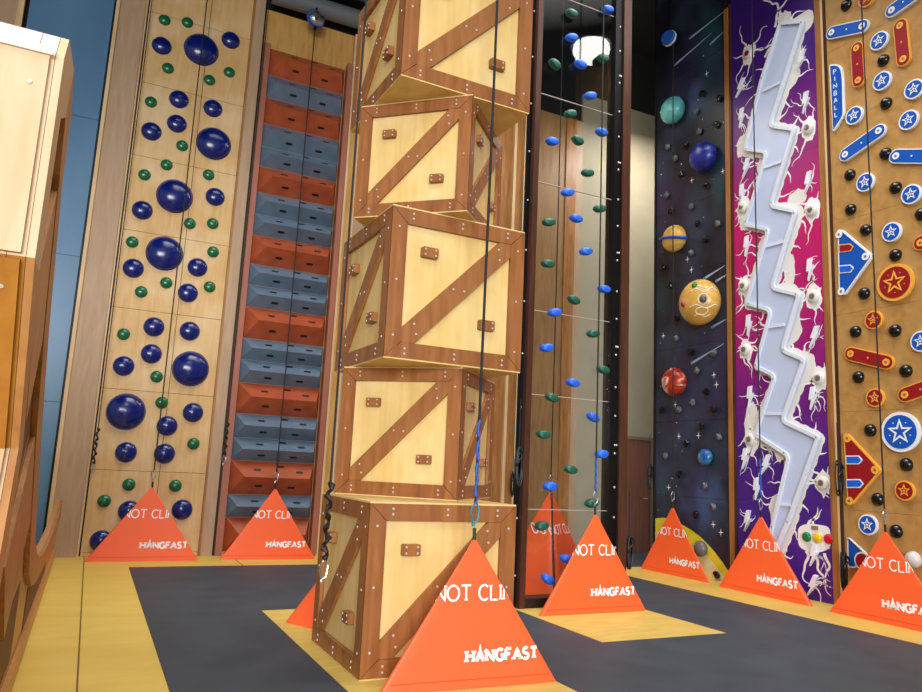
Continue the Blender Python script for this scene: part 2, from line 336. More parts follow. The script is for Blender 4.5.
# night sky mural: navy, blotches of blue, teal and violet nebula, fine specks
m, N, L, b = base_mat('space_mural', (10,12,28), .38)
tc = N.new('ShaderNodeTexCoord')
def noise(sc, det, off):
    mp = N.new('ShaderNodeMapping'); mp.inputs['Location'].default_value = off; mp.inputs['Scale'].default_value = (1,1,.7)
    n = N.new('ShaderNodeTexNoise'); n.inputs['Scale'].default_value = sc; n.inputs['Detail'].default_value = det
    L.new(tc.outputs['Object'], mp.inputs['Vector']); L.new(mp.outputs['Vector'], n.inputs['Vector']); return n
def ramp(n, a, c1, bb, c2):
    r = N.new('ShaderNodeValToRGB'); e = r.color_ramp.elements
    e[0].position = a; e[0].color = c1; e[1].position = bb; e[1].color = c2; L.new(n.outputs['Fac'], r.inputs['Fac']); return r
base = ramp(noise(1.1, 5, (3,1,2)), .4, lin((24,27,38)), .74, lin((52,66,90)))
last = base.outputs['Color']
for sc, off, col, lo in ((.9,(7,2,9),(58,46,92),.57), (1.0,(1,8,4.3),(30,80,84),.6), (.8,(5,5,1.2),(74,108,156),.6)):
    r = ramp(noise(sc, 4, off), lo, (0,0,0,1), lo+.2, (.7,.7,.7,1)); mx = N.new('ShaderNodeMix'); mx.data_type = 'RGBA'
    L.new(r.outputs['Color'], mx.inputs[0]); L.new(last, mx.inputs[6]); mx.inputs[7].default_value = lin(col); last = mx.outputs[2]
vo = N.new('ShaderNodeTexVoronoi'); vo.inputs['Scale'].default_value = 7; L.new(tc.outputs['Object'], vo.inputs['Vector'])
r = N.new('ShaderNodeValToRGB'); e = r.color_ramp.elements; e[0].position = .02; e[0].color = (.7,.7,.7,1); e[1].position = .05; e[1].color = (0,0,0,1)
L.new(vo.outputs['Distance'], r.inputs['Fac']); mx = N.new('ShaderNodeMix'); mx.data_type = 'RGBA'
L.new(r.outputs['Color'], mx.inputs[0]); L.new(last, mx.inputs[6]); mx.inputs[7].default_value = lin((210,216,230)); L.new(mx.outputs[2], b.inputs['Base Color'])
M['space'] = m
# storm mural: painted bands of violet and magenta up the height of the panel
m, N, L, b = base_mat('storm_mural', (70,24,130), .4)
tc = N.new('ShaderNodeTexCoord'); sp = N.new('ShaderNodeSeparateXYZ'); mr = N.new('ShaderNodeMapRange'); rp = N.new('ShaderNodeValToRGB')
mr.inputs['From Max'].default_value = 9.5
e = rp.color_ramp.elements; e[0].position = 0; e[0].color = lin((66,32,136)); e[1].position = 1; e[1].color = lin((48,24,110))
for p, c in ((.2,(70,26,128)), (.3,(118,22,124)), (.42,(178,20,106)), (.56,(196,20,104)), (.68,(132,28,118)), (.8,(70,26,124))):
    q = e.new(p); q.color = lin(c)
L.new(tc.outputs['Object'], sp.inputs['Vector']); L.new(sp.outputs['Z'], mr.inputs['Value']); L.new(mr.outputs['Result'], rp.inputs['Fac']); L.new(rp.outputs['Color'], b.inputs['Base Color'])
M['storm'] = m
def planet(name, c1, c2, c3, sc, st=(1,1,1), lo=.4, hi=.6):
    m, N, L, b = base_mat(name, c1, .3)
    tc = N.new('ShaderNodeTexCoord'); mp = N.new('ShaderNodeMapping'); mp.inputs['Scale'].default_value = st
    n = N.new('ShaderNodeTexNoise'); n.inputs['Scale'].default_value = sc; n.inputs['Detail'].default_value = 5; n.inputs['Distortion'].default_value = .8
    rp = N.new('ShaderNodeValToRGB'); e = rp.color_ramp.elements
    e[0].position = lo; e[0].color = lin(c1); e[1].position = hi+.12; e[1].color = lin(c3); q = e.new(hi); q.color = lin(c2)
    L.new(tc.outputs['Object'], mp.inputs['Vector']); L.new(mp.outputs['Vector'], n.inputs['Vector']); L.new(n.outputs['Fac'], rp.inputs['Fac']); L.new(rp.outputs['Color'], b.inputs['Base Color'])
    return m

# ------------------------------------------------------------------ the room
g = MB(); g.box(-8, 8.7, -5, 14, -.1, 0); g.box(8.7, 14, -5, 14, -.1, 0)
struct(g.build('floor', M['yellow']))
g = MB()
for x in (.1,): g.box(x-.006, x+.006, -4, 11.98, 0, .002)
for x in (2.1, 4.2): g.box(x-.006, x+.006, 10.86, 11.98, 0, .002)
struct(g.build('floor.001', flat('floor_joint', (104,84,40), .8)))
# dark safety matting with two yellow islands left open in it
g = MB()
def rect_holes(x0, x1, y0, y1, holes, z):
    xs = sorted({x0, x1, *[h[0] for h in holes], *[h[1] for h in holes]}); ys = sorted({y0, y1, *[h[2] for h in holes], *[h[3] for h in holes]})
    for i in range(len(xs)-1):
        for j in range(len(ys)-1):
            cx, cy = (xs[i]+xs[i+1])/2, (ys[j]+ys[j+1])/2
            if any(h[0] < cx < h[1] and h[2] < cy < h[3] for h in holes): continue
            g.box(xs[i], xs[i+1], ys[j], ys[j+1], 0, z)
rect_holes(.63, 7.46, -4, 10.86, [(1.70, 3.21, 3.4, 7.70), (4.32, 5.84, 5.65, 8.6)], .006)
g.box(7.46, 13, 10.05, 12.0, 0, .006)
t = g.build('safety_mat', M['grey_mat']); tag(t, 'dark grey rubber safety matting spread over the middle of the floor', 'mat')
g = MB(); g.box(4.325, 5.835, 5.655, 8.59, 0, .007)
tag(g.build('landing_pad', M['yellow_pad']), 'square yellow pad in front of the clear climbing wall', 'mat')
g = MB(); g.box(1.705, 3.205, 3.42, 7.69, 0, .007)
tag(g.build('landing_pad', M['yellow_pad']), 'yellow pad under the tall stack of wooden crates', 'mat')

g = MB(); g.box(-8, 14, 12.06, 12.3, 0, 10.8); struct(g.build('wall_back', M['upper']))
g = MB(); g.box(8.47, 14, 12.0, 12.059, 0, 9.4); struct(g.build('wall_back_beige', M['beige']))
g = MB(); g.box(8.74, 9.0, -3, 10.0, 0, 10.8); struct(g.build('wall_right', M['upper']))
g = MB(); g.box(-8, 14, -1, 12.3, 10.8, 10.95); struct(g.build('ceiling', M['ceil']))
# door in the beige wall
g = MB(); g.box(9.25, 10.28, 11.95, 11.998, 0, 2.22); d = struct(g.build('door_1', M['door']))
g = MB(); g.box(9.19, 9.25, 11.93, 11.998, 0, 2.28); g.box(10.28, 10.35, 11.93, 11.998, 0, 2.28); g.box(9.25, 10.28, 11.93, 11.998, 2.22, 2.28)
f = g.build('door_frame', flat('door_frame', (120,108,90), .6), d)
g = MB(); g.tube([(10.16,11.95,1.05),(10.16,11.9,1.05),(10.04,11.9,1.05)], .012); g.build('door_handle', M['silver'], d)
# roof beam above the step panel
g = MB(); g.tube([(1.9,11.75,9.25),(4.2,11.75,9.3)], .16, 16); g.box(1.8, 4.3, 11.5, 11.6, 9.55, 9.75)
struct(g.build('beam_1', M['beam'], smooth=True))

# left to right along the back wall: boards, pilasters and edge strips
tn = [0]
def trim(x0, x1, d0, d1, z1, mt, z0=0.0):
    tn[0] += 1
    g = MB(); g.box(x0, x1, 12.06-d1, 12.06-d0, z0, z1); struct(g.build(f'trim_{tn[0]}', mt)); return g
trim(-1.70, -1.62, 0, .10, 10.5, M['edge']); trim(-2.3, -1.70, 0, .08, 10.5, M['pilaster'])
g = MB()
for i in range(5):
    g.box(-1.56, -.455, 12.0, 12.05, -.0+i*2.15, i*2.15+2.144)
tag(g.build('plywood_board', M['wallblue']), 'plain blue wall panel behind the near wooden tower', 'climbing panel')
trim(-.455, -.42, 0, .02, 10.5, M['black']); trim(-.42, -.37, 0, .16, 10.5, M['edge']); trim(-.37, -.005, 0, .12, 10.5, M['pilaster'])
trim(-.002, .025, 0, .09, 10.5, M['edge']); trim(.027, .045, 0, .03, 10.5, M['black'])
trim(1.63, 1.66, 0, .10, 10.5, M['stud']); trim(1.663, 1.83, 0, .08, 10.5, M['pilaster']); trim(1.832, 1.862, 0, .03, 10.5, M['black'])
trim(3.43, 3.47, 0, .14, 9.1, M['edge']); trim(3.472, 3.60, 0, .11, 9.1, M['ply_warm']); trim(3.602, 3.63, 0, .15, 9.1, M['edge']); trim(3.632, 4.0, 0, .1, 9.1, M['pilaster']); trim(4.002, 4.05, 0, .14, 9.1, M['edge'])
trim(4.052, 6.8, 0, .07, 8.75, M['stud']); trim(6.802, 6.86, 0, .13, 8.75, M['edge']); trim(6.862, 7.02, 0, .1, 8.75, M['stud']); trim(7.022, 7.1, 0, .13, 8.75, M['edge'])
trim(7.102, 8.05, 0, .07, 8.75, wood('aged_ply', (136,98,58), (164,122,76), (156,120,80))); trim(8.052, 8.30, 0, .1, 8.75, M['stud']); trim(8.302, 8.468, 0, .08, 8.75, M['pilaster'])

# plywood sheets of the dome panel
g = MB(); zs = [0, .06, 1.22, 2.40, 3.62, 4.83, 6.03, 7.24, 8.45, 9.6]
for a, b_ in zip(zs, zs[1:]):
    g.box(.048, .965, 12.0, 12.05, a+.003, b_-.003); g.box(.973, 1.628, 12.0, 12.05, a+.003, b_-.003)
tag(g.build('plywood_board', M['ply']), 'pale plywood panel covered with navy and green domes', 'climbing panel')
# domes
def dome(r, h):
    g = MB(); prof = [(r*1.03, 0), (r*1.03, .008)]+[(r*math.cos(a*PI/2/9), .008+h*math.sin(a*PI/2/9)) for a in range(10)]
    g.lathe(prof, (0,-1,0), (0,0,0), 36); return g
kinds = {'B': ('large navy blue dome hold', .265, .15, M['navy'], 'large navy dome holds'), 'M': ('medium navy blue dome hold', .145, .085, M['navy'], 'medium navy dome holds'), 'S': ('small green dome hold', .088, .055, M['green'], 'small green dome holds')}
for k, (nm, r, h, mt, grp) in kinds.items():
    L_ = sorted([d for d in DOMES if d[0] == k], key=lambda d: -d[2])
    first = None
    for i, (_, x, z) in enumerate(L_, 1):
        lab = f"{nm}, {ranked(i, len(L_), nm.split()[0])} on the dome panel"
        if first is None:
            first = dome(r, h).build('dome_hold', mt, smooth=50); o = first
        else:
            o = first.copy(); C.objects.link(o)
        o.location = (x, 11.999, z); tag(o, lab, 'climbing hold', grp)

# step panel: two brown rails, a plywood back and wedge steps between them
SX0, SX1 = 1.98, 3.30
pan = thing('step_board', 'plywood panel with brown side rails holding orange and slate steps', 'climbing panel', (2.6, 12, 0))
g = MB(); g.box(-.735, .825, .0, .05, .002, 9.1); g.build('back_board', M['ply_warm'], pan)
for x0, x1 in ((-.735, -.63), (.71, .80)):
    g = MB(); g.box(x0, x1, -.16 if x0 > 0 else -.06, -.001, .002, 8.46); g.build('rail', M['steprail'], pan)
def wedge(h, dep, inset, up):
    """long wedge: sloped top and underside meeting in a ridge, hipped ends"""
    x0, x1 = SX0-2.64, SX1-2.64; zr = -h*up
    g = MB()
    v = [(x0,0,0),(x1,0,0),(x1,0,-h),(x0,0,-h),(x0+inset,-dep,zr),(x1-inset*.6,-dep,zr)]
    g.add(v, [(0,1,5,4),(3,4,5,2),(0,4,3),(1,2,5),(0,3,2,1)])
    return g, x0, x1, zr
def slot_mesh(w=.075, hh=.022):
    g = MB(); pts = capsule((-w/2,0),(w/2,0),hh,6); g.prism(pts, 0, .003, lambda u, v, d: (u, -d, v)); return g
cnt = {'O': 0, 'B': 0}; nO = sum(r[0] == 'O' for r in ROWS); nB = len(ROWS)-nO
slot0 = None
for ri, (c, zt, zb) in enumerate(ROWS):
    cnt[c] += 1; h = zt-(ROWS[ri+1][1] if ri+1 < len(ROWS) else .06)-.004
    nm, mt = ('orange', M['stepred']) if c == 'O' else ('slate blue', M['stepblue'])
    t = thing('wedge_step', f"{nm} wedge step, {ranked(cnt[c], nO if c == 'O' else nB, nm.split()[0])} on the step panel", 'climbing step', (2.64, 11.999, zt), 0, f'{nm} wedge steps')
    dep = .24 if c == 'O' else .20; up = .47 if c == 'O' else .5
    g, x0, x1, zr = wedge(h, dep, .19 if c == 'O' else .13, up); g.build('wedge_body', mt, t)
    at = math.atan2(-zr, dep); ab = math.atan2(h+zr, dep)
    for fx, fz, top in ((.30,.55,1),(.58,.3,1),(.80,.62,1),(.33,.5,0),(.72,.45,0)):
        if slot0 is None: so = slot0 = slot_mesh().build('hand_slot', M['black'], t)
        else: so = slot0.copy(); C.objects.link(so); so.parent = t
        x = x0+fx*(x1-x0)
        if top: y, z, rx = -dep*fz, zr*fz, math.atan2(-dep, -zr)*-1
        else: y, z, rx = -dep*fz, -h+(h+zr)*fz, math.atan2(dep, h+zr)*-1
        so.location = (x, y, z)
        so.rotation_euler = (-math.atan2(dep, -zr), 0, 0) if top else (math.atan2(dep, h+zr), 0, 0)
# ------------------------------------------------------------------ the stack of wooden crates
S = 1.22
def crate_parts(root):
    h = S/2; bw = .135; th = .032
    g = MB(); q = h-th-.004; g.box(-q, q, -q, q, .012, S-.012); 
    g.box(-h+.004, h-.004, -h+.004, h-.004, 0, .012); g.box(-h+.004, h-.004, -h+.004, h-.004, S-.012, S)
    g.build('plywood_box', M['crateply'], root)
    gap = .004
    for k in range(4):
        rot = Matrix.Rotation(k*PI/2, 3, 'Z')
        def fr(u, v, d): p = rot @ Vector((u, -(h-th)-d, v+h)); return tuple(p)
        g = MB()
        for j in range(4):            # four mitred boards, thickness also mitred at the outer edge
            c, s_ = math.cos(j*PI/2), math.sin(j*PI/2)
            R2 = lambda u, v: (c*u-s_*v, s_*u+c*v)
            o, i = h-gap, h-bw
            hz = h-.012
            def cl(p): return (p[0], max(-hz, min(hz, p[1])))
            outer = [(-o+gap, -o), (o-gap, -o)]; inner = [(i-gap, -i), (-i+gap, -i)]
            back_outer = [(-o+th+gap, -o+(0 if j % 2 == 0 else th)), (o-th-gap, -o+(0 if j % 2 == 0 else th))]
            F_ = [cl(R2(*p)) for p in outer+inner]; Bk = [cl(R2(*p)) for p in back_outer+inner]
            vs = [fr(*p, th) for p in F_]+[fr(*p, .002) for p in Bk]
            g.add(vs, [(0,1,2,3),(7,6,5,4),(0,4,5,1),(1,5,6,2),(2,6,7,3),(3,7,4,0)], 0)
            for f in (-.72, -.02, .7):
                for dv in ((.35, .65) if j % 2 == 0 else (.5,)):
                    p = R2(f*h, -h+bw*dv)
                    g.prism(circ(p[0], p[1], .011, 8), th-.002, th+.004, fr, 1, .3)
        g.build('face_frame', [M['cratebrown'], M['boltw']], root)
        g = MB(); i = h-bw-.002; kk = .112
        g.prism([(-i,-i),(-i+kk,-i),(i,i-kk),(i,i),(i-kk,i),(-i,-i+kk)], .002, th-.004, fr, 0)
        for f in (-.8, -.74, -.05, .05, .72, .8):
            g.prism(circ(f*i+(.03 if f in (-.8,.05,.72) else -.02), f*i+(-.02 if f in (-.8,.05,.72) else .03), .011, 8), th-.006, th, fr, 1, .3)
        g.build('diagonal_brace', [M['cratebrown_x'], M['boltw']], root)
        for u, v in ((-.27, .27), (.27, -.25)):
            g = MB(); g.prism(rounded([(u-.07,v-.042),(u+.07,v-.042),(u+.07,v+.042),(u-.07,v+.042)], .01, 2), .002, .05, fr, 0, .04)
            for a in (-.045, .045):
                for b_ in (-.022, .022): g.prism(circ(u+a, v+b_, .010, 8), .048, .054, fr, 1, .3)
            g.build('grip_block', [M['cratebrown'], M['boltw']], root)
spec = [(2.447, 5.722, 0.0, 1.0, 'square-on wooden crate with diagonal brace, bottom of the stack, standing on the yellow pad'),
        (2.648, 6.165, -43.37, 1.083/1.22, 'smaller brown-framed crate turned cornerwise, second from the bottom of the stack'),
        (2.575, 5.996, .58, 1.252/1.22, 'large brown-framed wooden crate in the middle of the stack'),
        (2.520, 5.910, -43.75, 1.028/1.22, 'smaller crate turned cornerwise, second from the top of the stack'),
        (2.500, 5.846, 1.02, 1.234/1.22, 'large wooden crate at the top of the stack, its top edge out of view')]
tops = [1.229, 2.3135, 3.567, 4.5965]
crate0 = thing('wooden_crate', spec[0][4], 'crate', (spec[0][0], spec[0][1], .0075), math.radians(spec[0][2]), 'wooden crates in the tall stack')
crate_parts(crate0)
for i, (x, y, r, sc, lab) in enumerate(spec[1:]):
    dup(crate0, (x, y, tops[i]), lab, rz=math.radians(r), scale=sc)

# ------------------------------------------------------------------ orange belay covers
def cover(name_label, loc, rz, w, h, d=.40, text=True, lean=.2, strap=False, dx=0.0):
    t = thing('belay_cover', name_label, 'belay cover', loc, rz, 'orange belay covers')
    def sect(z):
        k = min(1, max(0, z/h)); kk = 1-k
        a = (w/2)*kk+.016; b = (d/2)*kk+.016; r = min(a, b)*.38
        yc = lean*k+b*.0+(d/2)*kk
        return a, b, r, yc, dx*k
    def surf(u, v, off=0.0):
        a, b, r, yc, xo = sect(v)
        sg = 1 if u >= 0 else -1; q = abs(u)
        L1 = a-r; L2 = L1+r*PI/2; L3 = L2+2*(b-r)
        if q <= L1: p = (q, -b); n = (0, -1)
        elif q <= L2:
            al = (q-L1)/r; p = (a-r+r*math.sin(al), -b+r-r*math.cos(al)); n = (math.sin(al), -math.cos(al))
        elif q <= L3: p = (a, -b+r+(q-L2)); n = (1, 0)
        else:
            al = min((q-L3)/r, PI/2); p = (a-r+r*math.cos(al), b-r+r*math.sin(al)); n = (math.cos(al), math.sin(al))
        f = 1-.42*max(0, (p[1]+b)/(2*b)); return (sg*(p[0]*f+n[0]*off)+xo, yc+p[1]+n[1]*off-.0, v+.35*off)
    g = MB(); nz = 26; per = []
    for i in range(nz+1):
        z = h*i/nz; a, b, r, yc, xo = sect(z); L1 = a-r; ring = []
        us = [L1*j/6 for j in range(7)]+[L1+r*PI/2*j/6 for j in range(1, 7)]+[L1+r*PI/2+2*(b-r)*j/3 for j in range(1, 4)]+[L1+r*PI/2+2*(b-r)+r*PI/2*j/3 for j in range(1, 4)]
        right = [surf(u, z) for u in us]; left = [surf(-u, z) for u in us[1:]]
        per.append(left[::-1]+right)
    n = len(per[0]); vs = [p for rg in per for p in rg]; fs = []
    for i in range(nz):
        for j in range(n): fs.append((i*n+j, i*n+(j+1) % n, (i+1)*n+(j+1) % n, (i+1)*n+j))
    fs += [tuple(range(n))[::-1], tuple(range(nz*n, nz*n+n))]
    g.add([(x, y, z) for x, y, z in vs], fs); g.build('cover', M['orange'], t, smooth=60)
    # stitched hem and a strap loop at the tip
    g = MB(); stroke(g, [(-w*.47, .055), (w*.47, .055)], .006, surf3(surf), None, .002, step=.05); g.build('hem_seam', M['hem'], t)
    g = MB(); g.tube([(dx, lean+.0, h-.03), (dx, lean, h+.085)], .013, 8); g.build('webbing_loop', M['black'], t)
    if text:
        u = -.585*w/1.47
        for word in ('DO ', 'NOT ', 'CLIMB'):
            g = MB(); u = letters(g, word, u, h*.58, .108*w/1.47, .0145, surf3(surf), .003, .019*w/1.47, .014, .98); g.build('lettering', M['white'], t)
        g = MB(); letters(g, 'HANGFAST', -.055*w/1.47, h*.17, .077*w/1.47, .0235*w/1.47, surf3(surf), .003, .020*w/1.47, .018, 1.02, spire=1); g.build('logo', M['white'], t)
    if strap:
        g = MB(); a_ = .55*w
        pts = []
        for i in range(13):
            z = h*.02+h*.97*i/12; a, b, r, yc, xo = sect(z); pts.append((-(a-r)-r*.64-.004+xo, yc-b+r-r*.707-.004, z))
        g.tube(pts, .014, 6); g.build('closing_strap', M['black'], t)
    return t
def surf3(surf): return lambda u, v, d: surf(u, v, d)
def carabiner(root, x, y, z, s=.075, mt=None):
    g = MB(); pts = [(x+.32*s*math.cos(a)*(1.0 if math.sin(a) > 0 else .75), y+.05*s*math.sin(a*2), z+.62*s*math.sin(a)) for a in [2*PI*i/20 for i in range(20)]]
    g.tube(pts, .007, 6, closed=True); g.tube([(x-.012, y, z-.62*s), (x-.012, y, z-.85*s)], .012, 6)
    return g.build('carabiner', mt or M['silver'], root, smooth=True)
def lanyard(label, x, y, z0, z1, sleeve=0.0, r=.008, group='belay lines clipped to the covers', tealclip=False, slm=None):
    t = thing('belay_line', label, 'rope', (x, y, z0), 0, group)
    top = z1-z0
    s0 = .20
    g = MB(); g.tube([(0,0,s0), (.004,.0,s0+(top-s0)*.3), (-.003,0,s0+(top-s0)*.7), (0,0,top)], r, 8); g.build('rope', M['rope'], t, smooth=True)
    if sleeve:
        g = MB(); n = 14; g.tube([(.006*math.sin(i*1.9), 0, s0+sleeve*i/n) for i in range(n+1)], [.014-.003*(i % 2) for i in range(n+1)], 8); g.build('sleeve', slm or M['sleeve'], t, smooth=True)
    carabiner(t, 0, 0, .14, .11, M['teal'] if tealclip else M['silver'])
    return t
covers = [
 ('orange do-not-climb cover at the foot of the dome panel', (.835, 11.46, .0015), 0, 1.52, 1.0, .34, .03, 9.9, 0, 'black belay line hanging in front of the dome panel'),
 ('orange do-not-climb cover at the foot of the orange and slate step panel', (2.585, 11.50, .0015), 0, 1.46, 1.03, .26, .04, 8.76, .32, 'belay line with dark blue sleeve hanging in front of the step panel'),
 ('nearest orange do-not-climb cover, in front of the bottom wooden crate', (2.535, 4.76, .0085), math.radians(-3), 1.37, .975, .26, .03, 10.7, .62, 'belay line with bright blue sleeve hanging in front of the stacked crates'),
 ('orange do-not-climb cover on the square yellow pad before the clear climbing wall', (5.095, 6.80, .0085), 0, 1.45, 1.03, .34, .13, 10.7, .38, 'belay line with blue sleeve hanging in front of the clear climbing wall'),
 ('orange do-not-climb cover at the foot of the outer space panel', (8.32, 9.12, .0015), -PI/2, 1.54, 1.02, .20, -.06, 9.02, 0, 'belay line with silver clip hanging in front of the outer space panel'),
 ('orange do-not-climb cover at the foot of the purple lightning panel', (8.22, 7.33, .0015), -PI/2, 1.56, 1.01, .34, -.17, 10.7, .55, 'belay line hanging in front of the purple lightning panel'),
 ('orange do-not-climb cover at the foot of the pinball panel, cut by the photo edge', (8.16, 5.52, .0015), -PI/2, 1.56, .99, .36, -.14, 10.7, 0, 'pale grey belay line hanging in front of the pinball panel')]
for i, (lab, loc, rz, w, h, d, dx, ztop, sl, rl) in enumerate(covers):
    ln_ = {1: .14, 2: .13, 4: .04}.get(i, .2)
    cover(lab, loc, rz, w, h, d, True, ln_, False, dx)
    a = Vector((dx, ln_, h)); a.rotate(Matrix.Rotation(rz, 3, 'Z'))
    lanyard(rl, loc[0]+a.x, loc[1]+a.y, h+.05+loc[2], ztop, sl, .009 if i != 2 else .011, tealclip=(i == 2), slm=(M['rope'] if i == 1 else None))
cover('orange cover seen through the clear climbing wall, black strap down its corner', (5.72, 8.0, .0085), math.radians(35), 1.5, 1.22, 1.0, True, .40, True, 0)
cover('orange cover mostly hidden behind the bottom wooden crate', (2.50, 7.12, .0085), PI, 1.45, 1.0, .5, False, .2)

# auto belay drums
def belay(label, loc, sz, mt, mt2):
    t = thing('auto_belay', label, 'auto belay', loc)
    g = MB(); g.lathe([(0,-.10),(.07,-.10),(.135,-.06),(.15,0),(.135,.06),(.07,.10),(0,.10)], (.25,-1,.1), (0,0,0), 24); o = g.build('drum', mt, t, smooth=50)
    g = MB(); g.lathe([(.155,-.03),(.16,-.03),(.16,.03),(.155,.03)], (.25,-1,.1), (0,0,0), 24); g.build('band', mt2, t, smooth=50)
    g = MB(); g.tube([(0,0,-.12),(0,0,-.2)], .03, 8); g.tube([(0,0,.13),(0,0,.32)], .02, 8); g.build('bracket', M['steel'], t)
    for k in range(3):
        g = MB(); p = Vector((.02+.07*math.cos(k*2.1), -.105, .07*math.sin(k*2.1))); g.blob(tuple(p), (.028,.012,.028), 10, 6); g.build('vent_patch', M['black'], t)
belay('silver and blue auto belay drum under the roof beam above the step panel', (2.625, 11.64, 8.97), .15, M['silver'], M['sleeve'])
t = thing('auto_belay', 'blue and white auto belay unit high above the outer space panel', 'auto belay', (8.40, 9.33, 9.22))
g = MB(); g.lathe([(0,-.06),(.12,-.06),(.135,-.04),(.135,.04),(.12,.06),(0,.06)], (-1,-.25,0), (0,0,0), 24); g.build('drum', M['sleeve'], t, smooth=50)
g = MB(); g.lathe([(.136,-.02),(.142,-.02),(.142,.015),(.136,.015)], (-1,-.25,0), (0,0,0), 24); g.build('band', M['white'], t)
g = MB(); g.tube([(0,0,.16),(0,0,1.57)], .02, 8); g.build('bracket', M['steel'], t)

# loose rope ends
def loose(label, x, y, z0, ztop, kind, group=None, seed=1):
    t = thing('hanging_rope', label, 'rope', (x, y, z0), 0, group)
    rnd = random.Random(seed); H_ = ztop-z0
    if kind == 'knots':
        g = MB(); g.tube([(0,0,.62),(0,0,H_)], .007, 6); g.build('rope', M['rope'], t)
        g = MB(); pts = [(.014*math.sin(i*1.3), .014*math.cos(i*1.7), .16+.5*i/22) for i in range(23)]
        g.tube(pts, [.012+.012*(i % 3 == 0) for i in range(23)], 6); g.build('knotted_end', M['black'], t)
        carabiner(t, 0, 0, .09, .09)
    else:
        g = MB(); g.tube([(0,0,.42),(0,0,H_)], .007, 6); g.build('rope', M['rope'], t)
        g = MB()
        for k in range(5):
            a = rnd.uniform(.02,.05); b_ = rnd.uniform(.16,.23); o = rnd.uniform(-.015,.015)
            g.tube([(o+a*math.cos(q), .012*k-.03, .24+b_*math.sin(q)) for q in [2*PI*i/18 for i in range(18)]], .008, 6, closed=True)
        g.tube([(.05*math.sin(q*.9), -.04, .42-.03*q) for q in range(7)], .012, 6); g.build('coil', M['black'], t)
loose('black rope with knotted end and steel clip beside the plywood dome panel', .07, 11.90, 1.15, 9.8, 'knots')
loose('small bundle of black rope on the pilaster beside the step panel', 1.86, 11.88, 1.35, 9.8, 'knots')
loose('long dark rope with knotted end hanging beside the stacked crates', 1.470, 4.9, .70, 10.7, 'knots')
loose('coiled black rope hanging against the boards behind the crate stack', 6.95, 11.80, 1.0, 8.4, 'coil', seed=3)
loose('bundle of black rope at the free edge of the outer space panel', 8.64, 10.06, 1.25, 2.2, 'coil', seed=4)
loose('black rope coil on the stud between the lightning and pinball panels', 8.575, 6.40, 1.35, 2.3, 'coil', seed=5)
loose('thin black rope bundle beside the walnut post of the clear wall', 4.31, 7.20, 1.3, 2.3, 'coil', seed=6)
loose('short black rope bundle low on the stud before the pinball panel', 8.56, 6.36, .22, 1.4, 'coil', seed=8)
loose('black rope bundle hanging on the walnut post nearest the door', 5.88, 7.20, .35, 1.3, 'coil', seed=9)

lanyard('thin belay line hanging behind the clear climbing wall', 5.49, 8.33, 1.24, 10.7, 0, .008)
# ------------------------------------------------------------------ the clear climbing wall
t = thing('clear_climbing_wall', 'tall clear acrylic climbing wall framed by walnut and black steel posts', 'climbing wall', (5.1, 7.25, 0))
def lb(g, x0, x1, y0, y1, z0, z1, m=0): g.box(x0-5.1, x1-5.1, y0-7.25, y1-7.25, z0, z1, m)
g = MB(); lb(g, 4.325, 4.37, 7.26, 7.31, .002, 10.7)
for z in [i*.62+.35 for i in range(16)]:
    g.blob((4.347-5.1, .007, z), (.012,.008,.012), 8, 5, 1)
o = g.build('steel_post', [M['steel'], M['boltw']], t)
g = MB(); lb(g, 4.371, 4.445, 7.19, 7.32, .002, 10.7); g.build('walnut_post', M['darkwood'], t)
g = MB(); lb(g, 5.575, 5.69, 7.2, 7.36, .002, 10.7)
for k in range(9):
    z0_ = .55+k*1.2
    for dz, dx in ((0,-.0),(.10,-.0),(.10,.025),(.45,.0),(.8,.0)): g.blob((5.645+dx-5.1, -.053, z0_+dz), (.014,.009,.014), 8, 5, 1)
g.build('steel_post', [M['steel'], M['boltw']], t)
g = MB(); lb(g, 5.691, 5.815, 7.17, 7.36, .002, 10.7); g.build('walnut_post', M['darkwood'], t)
zz = [.12, 1.07, 2.37, 3.36, 4.95, 6.1, 7.5, 8.9, 10.3]
for a, b_ in zip(zz, zz[1:]):
    g = MB(); lb(g, 4.448, 5.573, 7.244, 7.256, a+.004, b_-.004); g.build('acrylic_sheet', M['acrylic'], t)
g = MB()
for a in zz[1:-1]: lb(g, 4.448, 5.573, 7.242, 7.258, a-.004, a+.004)
g.build('sheet_joint', flat('joint_pale', (176,168,156), .5), t)
g = MB(); lb(g, 4.448, 5.573, 7.2, 7.42, .002, .11); g.build('bottom_rail', M['black'], t)
def hold_mesh(k):
    g = MB(); rnd = random.Random(k)
    pr = [(.056,0),(.063,.03),(.061,.07),(.05,.092),(.02,.098),(0,.099)]
    n = 14; vs = []; fs = []
    for r, d in pr:
        for j in range(n):
            a = 2*PI*j/n; q = 1.22+.14*math.cos(2*a+.6)
            vs.append((r*1.02*q*math.cos(a), -d, r*.72*q*math.sin(a)-d*.1))
    for i in range(len(pr)-1):
        for j in range(n): fs.append((i*n+j, i*n+(j+1) % n, (i+1)*n+(j+1) % n, (i+1)*n+j))
    fs.append(tuple(range(n)))
    g.add(vs, fs); return g
protos = {}
for k, nm, mt in (('B','bright blue',M['blue']), ('G','dark green',M['hgreen'])):
    Lh = sorted([h for h in HOLDS if h[0] == k], key=lambda h: -h[2])
    for i, (_, x, z) in enumerate(Lh, 1):
        if k not in protos: o = protos[k] = hold_mesh(3).build('climbing_hold', mt, smooth=50)
        else: o = protos[k].copy(); C.objects.link(o)
        o.location = (x, 7.2435, z); o.rotation_euler = (0, random.uniform(-.4,.4), 0)
        tag(o, f"{nm} hold, {ranked(i, len(Lh), nm.split()[1])} on the clear wall", 'climbing hold', f'{nm} holds on the clear wall')
